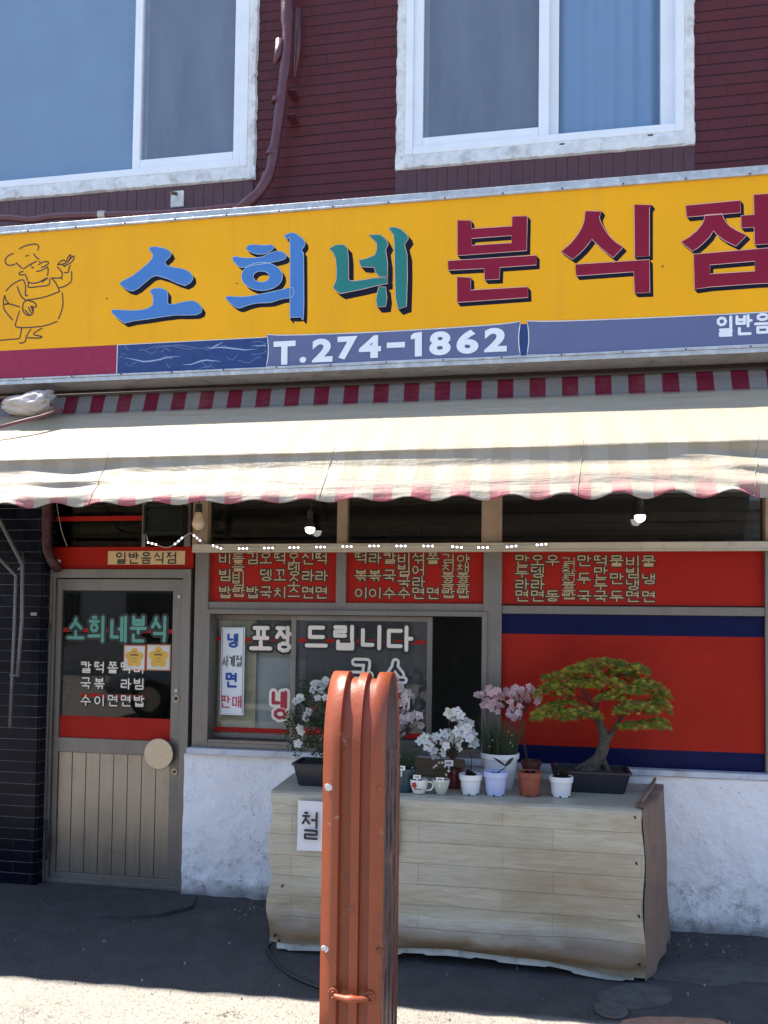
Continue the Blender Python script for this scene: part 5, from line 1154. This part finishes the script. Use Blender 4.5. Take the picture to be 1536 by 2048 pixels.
# --- left azalea bush with white flowers
rnd = random.Random(5)
az = thing('white_azalea_bush', 'twiggy dark green azalea with few white flowers in a black tray beside the orange post', 'azalea', base_at(665, 1578))
ta = G(660, 1576, CT).y+.10; tray(az, W(668, 1550, ta).x, ta, .40, .21, .112)
def q4(x, y, dy=0.): return W(x, y, ta+dy)
mb = MB(); P_ = smooth_line([q4(668, 1540), q4(672, 1500), q4(660, 1465), q4(668, 1430)], 5); mb.tube(P_, [.018-.012*i/(len(P_)-1) for i in range(len(P_))], 9); mb.build('trunk', BARK, az, smooth=True)
tips = []
for i in range(70):
    a = rnd.uniform(0, 2*math.pi); r_ = math.sqrt(rnd.random()); tips.append(q4(660+82*r_*math.cos(a), 1432+78*r_*math.sin(a)+(8 if r_ < .3 else 0), rnd.uniform(-.11, .09)))
for x, y in ((590, 1485), (597, 1503), (583, 1470), (582, 1440), (605, 1400), (640, 1362)): tips.append(q4(x, y, rnd.uniform(-.06, .02)))
mb = MB(); branches(mb, q4(666, 1462), tips, rnd, .0035, .0009, wig=.018); mb.build('branches', TWIG, az, smooth=True)
mb = MB(); LS = leaf_shape('oval')
for t in tips:
    for i in range(46):
        p = t+rv(rnd, .034); g_ = rnd.random(); col = (.025, .055, .02) if g_ < .5 else ((.05, .085, .03) if g_ < .8 else ((.10, .115, .04) if g_ < .95 else (.10, .05, .02)))
        add_leaf(mb, p, rv(rnd)+Vector((0, 0, .2)), rv(rnd, .6)+Vector((0, -.3, 1)), rnd.uniform(.010, .021), LS, tuple(c*rnd.uniform(.8, 1.25) for c in col), .2)
mb.build('foliage', LEAF, az, recalc=False)
WPET = (.84, .83, .82); PPET = (.66, .45, .46)
pr = [flower_mesh('blossom', PETAL, .024, 5, .45, .2, WPET, (.5, .55, .35), s_, az, 2) for s_ in range(3)]
bloom(az, pr, [(q4(x, y, -.10), None) for x, y in ((637, 1368), (646, 1374), (628, 1380), (640, 1384), (650, 1362), (628, 1366), (592, 1403), (600, 1398), (613, 1432), (611, 1442), (615, 1424), (601, 1456), (604, 1463), (652, 1395), (596, 1487), (635, 1395))], rnd)
pr = [flower_mesh('red_blossom', PETAL, .011, 5, .4, .2, (.45, .03, .02), (.5, .1, .02), 9, az)]
bloom(az, pr, [(q4(x, y, -.11), None) for x, y in ((632, 1459), (637, 1462), (612, 1459), (628, 1416))], rnd)
# --- pink azalea behind the post
rnd = random.Random(8)
pz = thing('pink_azalea', 'pale pink azalea in a dark pot partly hidden behind the orange post', 'azalea', base_at(775, 1560), 'pink azaleas on the counter')
Yp = base_at(775, 1562).y; pot(pz, base_at(775, 1562), .13, .052, .040, PBLK)
tips = [W(x, y, Yp+rnd.uniform(-.07, .04)) for x, y in ((800, 1375), (812, 1385), (806, 1396), (818, 1392), (822, 1440), (834, 1436), (806, 1425), (802, 1440), (812, 1447), (828, 1424), (838, 1447), (827, 1452), (797, 1408), (800, 1455), (785, 1365), (770, 1372), (755, 1400), (740, 1390), (765, 1420), (803, 1468))]
mb = MB(); branches(mb, W(775, 1500, Yp), tips, rnd, .006, .0012); mb.tube([W(775, 1548, Yp), W(773, 1520, Yp), W(775, 1498, Yp)], [.012, .009, .007], 8); mb.build('branches', TWIG, pz, smooth=True)
pr = [flower_mesh('blossom', PETAL, .023, 5, .5, .25, (.90, .78, .77), (.6, .4, .4), 20+s_, pz, 2) for s_ in range(3)]
bloom(pz, pr, [(t+rv(rnd, .014), None) for t in tips for _ in range(2)], rnd)
# --- pink azalea in terracotta pot
rnd = random.Random(21)
py_ = thing('pink_azalea', 'pink flower crowned azalea on a thin stem in the dark terracotta pot beside the maple', 'azalea', base_at(1062, 1562), 'pink azaleas on the counter')
b_ = base_at(1062, 1565); Yq = b_.y; pot(py_, b_, .115, .049, .040, TERRD)
mb = MB(); mb.tube(smooth_line([W(1056, 1528, Yq), W(1049, 1490, Yq), W(1046, 1450, Yq), W(1040, 1420, Yq)], 4), [.006]*5+[.005]*4+[.0045]*4, 8)
tips = []
for i in range(52):
    u = rnd.random(); x = 952+u*126; y = 1398+rnd.uniform(-20, 15)*(1 if u > .12 else .6)-(6 if u > .75 else 0); tips.append(W(x, y, Yq+rnd.uniform(-.08, .06)))
for i in range(14): tips.append(W(rnd.uniform(1015, 1048), rnd.uniform(1415, 1436), Yq+rnd.uniform(-.07, .0)))
for x, y in ((1029, 1438), (1033, 1432), (1038, 1426), (985, 1418), (995, 1422), (975, 1412)): tips.append(W(x, y, Yq-.05))
branches(mb, W(1042, 1432, Yq), tips[::2], rnd, .003, .001, wig=.012); mb.build('stem', TWIG, py_, smooth=True)
pr = [flower_mesh('blossom', PETAL, .019, 5, .5, .28, (.88, .60, .62) if s_ % 2 else (.90, .74, .75), (.55, .3, .3), 30+s_, py_) for s_ in range(4)]
bloom(py_, pr, [(t, None) for t in tips]+[(t+rv(rnd, .015), None) for t in tips[:28]], rnd, scl=(.8, 1.2))
# --- white azalea in maroon pot
rnd = random.Random(31)
wz = thing('white_azalea', 'open stemmed azalea with large white blooms in a small maroon pot', 'azalea', base_at(908, 1576)); b_ = base_at(908, 1576); Yw = b_.y; pot(wz, b_, .098, .038, .033, PMAR)
fp = [(840, 1483), (848, 1475), (856, 1476), (866, 1478), (874, 1475), (856, 1492), (868, 1502), (876, 1497), (884, 1504), (872, 1510), (864, 1496), (888, 1470), (895, 1464), (902, 1470), (908, 1478), (900, 1484), (912, 1464), (893, 1492), (902, 1500), (918, 1482), (920, 1494), (884, 1484), (898, 1425), (905, 1432), (914, 1424), (921, 1430), (910, 1437), (924, 1452), (930, 1446), (942, 1446), (936, 1456), (926, 1464), (944, 1470), (950, 1480), (940, 1478), (934, 1470), (947, 1490)]
tips = [W(x, y, Yw+rnd.uniform(-.07, .03)) for x, y in fp]
mb = MB(); mb.tube([W(908, 1540, Yw), W(906, 1525, Yw), W(905, 1512, Yw)], .007, 8); branches(mb, W(906, 1520, Yw), tips, rnd, .0032, .0012, wig=.016); mb.build('branches', TWIG, wz, smooth=True)
mb = MB()
for t in tips:
    for i in range(3): add_leaf(mb, t+rv(rnd, .014)+Vector((0, .012, -.008)), rv(rnd), rv(rnd, .4)+Vector((0, 0, 1)), rnd.uniform(.014, .024), LS, (.02, .04, .015), .2)
mb.build('foliage', LEAF, wz, recalc=False)
pr = [flower_mesh('blossom', PETAL, .029, 5, .35, .2, (.88, .87, .85), (.6, .6, .4), 40+s_, wz) for s_ in range(3)]
bloom(wz, pr, [(t, None) for t in tips], rnd)
plant_label(wz, 898, 1526, 17, 12, Yw-.05)
# --- chives in large white pot
rnd = random.Random(41)
ch_ = thing('chive_pot', 'large white plastic pot full of thin green chives', 'potted plant', base_at(999, 1578)); b_ = base_at(999, 1574); pot(ch_, b_, .175, .094, .066, PWHITE, .010)
def tuft(root, c, r, n, h0, h1, cols, wd=.0013, lean=.25):
    mb = MB()
    for i in range(n):
        a = rnd.uniform(0, 6.28); rr_ = r*math.sqrt(rnd.random()); p = c+Vector((rr_*math.cos(a), rr_*math.sin(a), 0)); h = rnd.uniform(h0, h1); l = Vector((math.cos(a), math.sin(a), 0))*(rr_/r*lean*h)+rv(rnd, .1*h); l.z = 0
        pts = [p, p+l*.3+Vector((0, 0, h*.5)), p+l+Vector((0, 0, h))]; mb.tube(pts, [wd, wd*.9, wd*.25], 4, 0, False, tuple(q*rnd.uniform(.7, 1.3) for q in rnd.choice(cols)))
    return mb.build('blades', LEAF, root, smooth=True, recalc=False)
tuft(ch_, b_+Vector((0, 0, .162)), .084, 430, .08, .20, [(.035, .075, .035), (.05, .09, .045), (.09, .10, .05)])
pr = [flower_mesh('tiny_flower', PETAL, .004, 5, .4, .1, (.75, .7, .7), (.6, .5, .5), 3, ch_)]; bloom(ch_, pr, [(b_+Vector((rnd.uniform(-.08, .08), rnd.uniform(-.09, -.03), .162+rnd.uniform(.05, .13))), None) for _ in range(9)], rnd)
# --- teal pot with grass
tg = thing('grass_pot', 'dark teal pot of fine grass beside the orange post', 'potted plant', base_at(810, 1580)); b_ = base_at(808, 1582); pot(tg, b_, .115, .056, .040, PTEAL)
tuft(tg, b_+Vector((0, 0, .10)), .046, 230, .07, .135, [(.03, .06, .03), (.045, .075, .04)], .0012, .4); plant_label(tg, 803, 1536, 15, 9, b_.y-.06)
# --- small pots in the front row
def small(px, pyb, pyt, rt, rb, mat, label, name='small_plant_pot', kind=None, seed=0, cat='plant pot'):
    global rnd
    rnd = random.Random(seed); b = base_at(px, pyb); sc = 1600/(4.5+b.y); h = (pyb-pyt)/sc*1.02
    t = thing(name, label, cat, b); pot(t, b, h, rt/sc, rb/sc, mat, .006, 1); top = b+Vector((0, 0, h-.012)); mb = MB()
    def blade(p, d, L, wd, col, cv=.4):
        d = d.normalized(); s_ = d.cross(Vector((0, 1, 0))).normalized(); vs = []; n = 7
        for i in range(n):
            u = i/(n-1); c = p+d*(L*u)+Vector((0, -.2, -1))*(cv*L*u*u*.5); ww = wd*math.sin(math.pi*min(1, .1+u*.9))**.8 if i < n-1 else 0
            vs += [c-s_*ww, c+Vector((0, .3*ww, -.4*ww)), c+s_*ww]
        mb.add(vs, [(3*i+k, 3*i+1+k, 3*i+4+k, 3*i+3+k) for i in range(n-1) for k in (0, 1)], 0, col)
    if kind == 'vee':
        mb.tube([top, W(px+20, 1535, b.y), W(px+20, 1528, b.y)], .0025, 6, 0, True, (.02, .02, .018)); o_ = W(px+20, 1532, b.y)
        blade(o_, W(985, 1512, b.y)-o_, .075, .006, (.03, .022, .018), .1); blade(o_, W(1030, 1510, b.y)-o_, .062, .009, (.035, .028, .022), .1)
    if kind == 'orchid':
        for a, L in ((-1.2, .05), (-.9, .06), (.2, .08), (.45, .075), (-.1, .085), (.9, .05), (1.25, .055)): blade(top, Vector((math.sin(a), -.2, math.cos(a)*.9+.1)), L, .009, (.022, .016, .014) if a else (.02, .03, .02), .35)
    if kind == 'red':
        for a, L in ((-1.5, .05), (-1.9, .045), (-.6, .055), (-.3, .07), (.3, .05), (1.3, .035), (.8, .05)): blade(top, Vector((math.sin(a), -.5, math.cos(a)*.8+.25)), L, .010, (.09, .012, .015) if a < -1 else (.035, .03, .018), .6)
        mb.tube(smooth_line([top, W(943, 1530, b.y), W(942, 1512, b.y), W(934, 1495, b.y)], 3), .002, 5, 0, True, (.03, .02, .015))
    if kind == 'sprig':
        for a, L in ((-1.0, .05), (1.1, .045), (.7, .05), (-.5, .04)): blade(top, Vector((math.sin(a), -.3, math.cos(a)*.6+.2)), L, .007, (.06, .02, .018), .7)
    mb.build('leaves', LEAF, t, smooth=True, recalc=False); return t, b
small(1122, 1592, 1554, 22, 17.5, PWHITE, 'small white plastic pot with dark blade leaves in front of the bonsai tray', kind='orchid', seed=1)
small(1059, 1590, 1545, 23, 19, TERRA, 'small terracotta plastic pot with a few reddish sprigs between the pale blue and white pots', kind='sprig', seed=2)
small(991, 1589, 1544, 23, 18, PBLUE, 'small pale blue plastic pot with a v shaped dark seedling', kind='vee', seed=3)
small(941, 1587, 1549, 22, 17, PWHITE, 'small white pot with red and dark leaves drooping over its rim', kind='red', seed=4)
# mug and glass cup
rnd = random.Random(51)
b = base_at(838, 1586); mg = thing('planted_mug', 'white china mug with a red flower print used as a planter', 'mug', b); mb = MB()
mb.lathe(b, [(.001, .004), (.026, .003), (.028, 0), (.029, .003), (.038, .024), (.043, .045), (.044, .066), (.0435, .068), (.041, .066), (.040, .045), (.034, .02), (.001, .012)], 32); cup = mb.build('cup', CHINA, mg, smooth=True)
mb = MB(); hp = [Vector((.042, 0, .056)), Vector((.060, 0, .058)), Vector((.070, 0, .042)), Vector((.060, 0, .022)), Vector((.036, 0, .016))]; mb.tube([b+Vector((v.x, -.01, v.z)) for v in smooth_line(hp, 5)], .0045, 9); mb.build('handle', CHINA, mg, smooth=True)
mb = MB()
for k in range(5):
    q = k*1.2566; c = Vector((-.018+.008*math.cos(q), 0, .045+.008*math.sin(q))); yy = -math.sqrt(.0435**2-c.x**2); mb.disc((b.x+c.x, b.y+yy-.0005, b.z+c.z), .0062, 10, 0, 'Y', .0025)
mb.disc((b.x-.018, b.y-.043, b.z+.045), .003, 8, 1, 'Y', .002)
for k in range(5): mb.box(b.x-.02+k*.008, b.x-.015+k*.008, b.y-.0395, b.y-.036, b.z+.024-.001*(k % 2), b.z+.029, 1)
mb.build('flower_print', [M('red glaze print', (.42, .02, .03), .3), M('dark glaze print', (.05, .07, .05), .3)], cup)
tuft(mg, b+Vector((-.01, 0, .055)), .025, 25, .03, .05, [(.04, .07, .03)], .0012, .6); plant_label(mg, 834, 1554, 15, 8, b.y-.045)
pr = [flower_mesh('blossom', PETAL, .007, 5, .4, .1, (.7, .62, .4), (.6, .5, .2), 5, mg)]; bloom(mg, pr, [(W(825, 1536, b.y), None), (W(829, 1543, b.y), None)], rnd)
b = base_at(882, 1588); gc = thing('planted_cup', 'pale green tapered cup holding a small leafy plant with white buds', 'cup', b); mb = MB()
mb.lathe(b, [(.001, .003), (.022, 0), (.023, .006), (.031, .03), (.041, .062), (.043, .072), (.041, .072), (.038, .06), (.028, .03), (.001, .012)], 32)
for k in range(9): q = math.pi+k*math.pi/8; mb.tube([(b.x+.0245*math.cos(q), b.y+.0245*math.sin(q), b.z+.008), (b.x+.0405*math.cos(q), b.y+.0405*math.sin(q), b.z+.058)], .0012, 5)
mb.build('cup', GREENY, gc, smooth=True); mb = MB()
for i in range(90):
    p = b+Vector((rnd.uniform(-.032, .038), rnd.uniform(-.03, .03), .07+rnd.random()*.05)); add_leaf(mb, p, rv(rnd)+Vector((0, 0, .4)), rv(rnd, .5)+Vector((0, -.2, 1)), rnd.uniform(.010, .018), LS, (.02+rnd.random()*.03, .045+rnd.random()*.03, .02), .2)
mb.build('foliage', LEAF, gc, recalc=False); plant_label(gc, 880, 1559, 16, 8, b.y-.045)
pr = [flower_mesh('bud', PETAL, .007, 5, .9, .1, (.72, .66, .60), (.6, .5, .3), 6, gc)]; bloom(gc, pr, [(W(x, y, b.y-.03), None) for x, y in ((867, 1534), (872, 1530), (878, 1527), (889, 1534), (896, 1542), (894, 1548), (886, 1526))], rnd)
# cardboard behind
cb = thing('cardboard_piece', 'brown cardboard box leaning at the back of the counter behind the mug', 'cardboard', W(850, 1550, -.16)); x0_, x1_, za, zb = rect(822, 1520, 928, 1568, -.17)
mb = MB(); mb.box(x0_, x1_, -.17, -.11, CT+.003, zb); mb.build('cardboard_box', M('brown cardboard', (.17, .115, .065), .8, var=.1), cb, bevel=.004)
x0_, x1_, za, zb = rect(1245, 1547, 1312, 1590, -.16)
# ------------------------------------------------------------------ orange post in the foreground
YP = -1.80
op = thing('orange_post', 'tall orange painted post with rounded top and ribbed front before the counter', 'post', (W(710, 1700, YP).x, YP+.19, 0))
s0 = YP; xs = [W(x, 1640, YP).x for x in (645, 676, 678.5, 701, 702.5, 717, 718.5, 740, 741.5, 769)]; dp_ = [0, 0, .024, .024, .004, .004, .024, .024, 0, 0]
ztop = W(710, 1344, YP+.15).z; Rr = .155; RV = .27; zc_ = ztop-RV
path = [(YP, 0.0, 0)]+[(YP, .25*k, 0) for k in range(1, int(zc_/.25)+1)]
arc = [(a*math.pi/28) for a in range(29)]
mb = MB(); prof_pts = []
sec = [(YP, z, (0, -1)) for z in [0, .3, .6, .9, zc_-.02]]+[(YP+Rr-Rr*math.cos(a), zc_+RV*math.sin(a), tuple(Vector((-math.cos(a)/Rr, math.sin(a)/RV)).normalized())) for a in arc]+[(YP+2*Rr, z, (0+0, 0)) for z in (zc_-.02, .6, 0)]
vs = []
for Y, z, nrm in sec:
    if nrm == (0, 0): nrm = (1, 0)
    elif nrm == (0, -1): nrm = (-1, 0)
    for x, d in zip(xs, dp_):
        jit = .0006*noise.noise((x*20, Y*9, z*9)); vs.append((x, Y-nrm[0]*(d+jit), z-nrm[1]*(d+jit)))
k = len(xs); mb.add(vs, [(j*k+i, j*k+i+1, (j+1)*k+i+1, (j+1)*k+i) for j in range(len(sec)-1) for i in range(k-1)])
def mat_orange():
    t = NT('orange gloss paint'); c = t.ramp(t.noise(5, 6, .6), [(.3, (.215, .044, .015)), (.7, (.26, .056, .019))])
    c = t.mix(t.ramp(t.noise(60, 6, .75), [(.63, 0.), (.67, .85)]), c, (.09, .035, .025)); c = t.mix(t.ramp(t.noise(13, 9, .8), [(.635, 0.), (.65, .9)]), c, (.30, .20, .15)); c = t.mix(t.ramp(t.noise(9, 9, .8, vec=t.map(t.obj(), (1, 1, .35), loc=(4, 2, 1))), [(.54, 0.), (.68, .5)]), c, (.10, .03, .02)); c = t.mix(t.ramp(t.noise(2.2, 5, .6), [(.5, 0.), (.8, .3)]), c, (.20, .04, .018)); t.base(c)
    t.rough(t.math('MULTIPLY_ADD', t.noise(12, 4), .3, .25)); t.set(t.b, 'Specular IOR Level', .5)
    v = t.n('TexVoronoi', Scale=38.); t.set(v, 'Vector', t.obj()); t.bump(t.math('ADD', t.noise(45, 4, .5), t.math('MULTIPLY', v.outputs['Distance'], .3)), .0011); return t.m
OR = mat_orange()
body = mb.build('ribbed_shell', OR, op, smooth=True, sharp=.5)
so = body.modifiers.new('s', 'SOLIDIFY'); so.thickness = .003; so.offset = 1
def mat_worn():
    t = NT('weathered side sheet'); s = t.sep(t.obj()); n = t.noise(1., 8, .75, vec=t.map(t.obj(), (60, 60, 7)))
    c = t.ramp(n, [(.35, (.045, .030, .040)), (.5, (.12, .075, .085)), (.62, (.25, .17, .13)), (.72, (.45, .38, .33))]); t.base(c); t.rough(.38); t.set(t.b, 'Metallic', .25); t.bump(n, .004); return t.m
WS = mat_worn()
for sx, nm in ((xs[-1]-.006, 'side_sheet'), (xs[0]+.004, 'side_sheet')):
    mb = MB(); lp = [(YP+.012, 0), (YP+.012, zc_)]+[(YP+Rr-(Rr-.012)*math.cos(a), zc_+(RV-.012)*math.sin(a)) for a in arc]+[(YP+2*Rr-.012, zc_), (YP+2*Rr-.012, 0)]
    n = len(lp); mb.add([(sx, y, z) for y, z in lp]+[(sx+.002, y, z) for y, z in lp], [tuple(range(n)), tuple(range(n, 2*n))[::-1]]+[(i, (i+1) % n, n+(i+1) % n, n+i) for i in range(n)])
    mb.build(nm, WS, op)
mb = MB()
for yy in (YP+.07, YP+.15, YP+.24, YP+.32): mb.box(xs[-1]-.004, xs[-1]+.002, yy, yy+.006, .0, zc_)
mb.build('side_rib', WS, op)
mb = MB(); zh = W(700, 1990, YP).z; a, b = W(664, 1990, YP).x, W(745, 1990, YP).x
mb.tube([(a+.012, YP-.016, zh), (a+.05, YP-.030, zh+.001), ((a+b)/2, YP-.032, zh), (b-.05, YP-.030, zh+.001), (b-.012, YP-.016, zh)], [.008, .010, .015, .011, .008], 12)
for x in (a, b): mb.disc((x+(.006 if x == a else -.006), YP, zh), .019, 12, 0, 'Y', .012, .024); mb.disc((x+(.006 if x == a else -.006), YP-.012, zh+.010), .006, 8, 0, 'Y', .006); mb.disc((x+(.006 if x == a else -.006), YP-.012, zh-.010), .006, 8, 0, 'Y', .006)
mb.build('handle', OR, op, smooth=True, sharp=.6, bevel=.002)
for x, y, m_ in ((655, 1572, PALE), (762, 1578, OR), (648, 1895, PALE), (760, 1900, TERRD)):
    mb = MB(); p = W(x, y, YP); mb.disc(p, .009, 10, 0, 'Y', .007); mb.disc(p+Vector((.004, 0, -.004)), .013, 10, 0, 'Y', .003); mb.build('bolt', m_, op, bevel=.001)
mb = MB(); p = W(703, 1818, YP)
ribbon(mb, [(p.x+.010*math.cos(q*.5), p.z+.019*math.sin(q*.5)) for q in range(12)], .002, YP-.0005, 0, True); mb.disc((p.x, YP+.002, p.z), .006, 10, 0, 'Y', .003)
mb.build('scratch_mark', M('scratched paint', (.20, .06, .045), .5), op)
# black hose
hs = MB(); hp = [G(545, 1884, .04), G(536, 1895, .012), G(546, 1918, .010), G(575, 1945, .010), G(610, 1963, .010), G(645, 1976, .010), G(700, 1992, .010), G(742, 2010, .010)]
hs.tube(smooth_line(hp, 6), .009, 10); tag(hs.build('black_hose', M('black rubber hose', (.012, .012, .014), .5), loc=G(600, 1960, 0), smooth=True), 'thin black hose lying on the asphalt from the counter corner to the orange post', 'hose')
# ------------------------------------------------------------------ across the street: car seen in the glass, building added to limit light
ob = thing('added_opposite_building', 'plain grey building with dark windows, added across the street to limit the light', 'building', (0, -17, 0))
mb = MB(); mb.box(-18, 16, -23, -17, 0, 4.6); mb.build('wall', M('added building grey render', (.42, .40, .38), .85, var=.1, scale=1, bump=.01), ob)  # wall of the added building
mb = MB()
for i in range(9):
    for j in range(2):
        x = -14.5+i*3.2; z = 1.0+j*3.0; mb.box(x, x+1.7, -16.98, -16.9, z-.0, z+(1.4 if j == 0 else .0)) if j == 0 else None
mb.build('window', M('dark window glass', (.02, .022, .028), .15), ob)  # windows of the added building
mb = MB(); mb.box(-18.2, 16.2, -23.2, -16.6, 4.6, 4.8); mb.build('roof', MATS['roof concrete'], ob)  # roof of the added building
pc = thing('parked_car', 'dark sedan parked across the street', 'car', (-4.6, -8.6, 0))
secs = [(-2.2, .35, .62, .78), (-2.1, .25, .78, .85), (-1.3, .22, .95, .88), (-.95, .22, 1.0, .9), (-.45, .22, 1.40, .70), (.2, .22, 1.45, .68), (.9, .22, 1.42, .68), (1.45, .22, 1.05, .86), (2.0, .25, .98, .85), (2.2, .4, .75, .75)]
mb = MB(); vs = []
for x, zb_, zt_, hw in secs:
    for a in range(16):
        q = 2*math.pi*a/16; cx = math.cos(q); cz = math.sin(q); sg_ = lambda v: (abs(v)**.55)*(1 if v > 0 else -1); zm = (zb_+zt_)/2; zz = zm+(zt_-zb_)/2*sg_(cz); ww = .88 if zz < .9 else hw
        vs.append((-4.6+x, -8.6+ww*sg_(cx)*(.96 if zz > 1.0 else 1), zz))
mb.add(vs, [(i*16+j, i*16+(j+1) % 16, (i+1)*16+(j+1) % 16, (i+1)*16+j) for i in range(len(secs)-1) for j in range(16)]+[tuple(range(16)), tuple(range(9*16, 10*16))])
mb.build('body', M('dark silver car paint', (.16, .17, .18), .22, .6), pc, smooth=True)
for wx in (-1.4, 1.35):
    for wy in (-.82, .82):
        mb = MB(); mb.tube([(-4.6+wx, -8.6+wy-.1, .32), (-4.6+wx, -8.6+wy+.1, .32)], .32, 24); wh = mb.build('wheel', BLACK, pc, smooth=True, sharp=.6); mb = MB(); mb.tube([(-4.6+wx, -8.6+wy-.105, .32), (-4.6+wx, -8.6+wy+.105, .32)], .2, 20); mb.build('rim', DISC, wh, smooth=True, sharp=.6)
mb = MB(); mb.add([(-5.35, -7.86, 1.02), (-3.35, -7.86, 1.02), (-3.7, -7.97, 1.36), (-5.0, -7.97, 1.36)], [(0, 1, 2, 3)]); mb.build('side_window', MATS['dark window glass'], pc)

# loose grit and crumbs of plaster on the asphalt
rnd = random.Random(77); mb = MB()
for i in range(420):
    if i < 260: x = rnd.uniform(-1.6, 3.2); y = -.10-abs(rnd.gauss(0, .13)); 
    else: x = rnd.uniform(-2.6, 3.); y = rnd.uniform(-2.4, -.15)
    r_ = rnd.uniform(.0025, .007)*(1.5 if rnd.random() < .06 else 1); n = 5; a0 = rnd.random()*6
    top = [(x+r_*.5*math.cos(a0+k*1.256), y+r_*.5*math.sin(a0+k*1.256), .0045+r_*.8) for k in range(n)]; bot = [(x+r_*math.cos(a0+k*1.256)*rnd.uniform(.8, 1.3), y+r_*math.sin(a0+k*1.256), .0005) for k in range(n)]
    g_ = rnd.uniform(.07, .34); mb.add(top+bot, [tuple(range(n))]+[(k, (k+1) % n, n+(k+1) % n, n+k) for k in range(n)], 0, (g_, g_*.97, g_*.93))
tag(mb.build('loose_grit', tinted('grit', .85, .3), loc=(0, 0, 0)), 'scattered pale grit and plaster crumbs on the asphalt along the foot of the wall', 'grit', kind='stuff')
scatter_pieces({'rivet', 'screw', 'nail', 'strap', 'red_band', 'hinge', 'lock', 'crystal_knob', 'weep_slot', 'seam', 'window_lettering', 'crimson_lettering', 'outlined_lettering', 'red_stripe', 'side_rib', 'plant_label', 'window_sill', 'inner_partition', 'crossbar', 'pipe_boss', 'transom_mullion', 'window', 'drain_notch', 'cross_pipe', 'handwriting', 'soldier_course'})
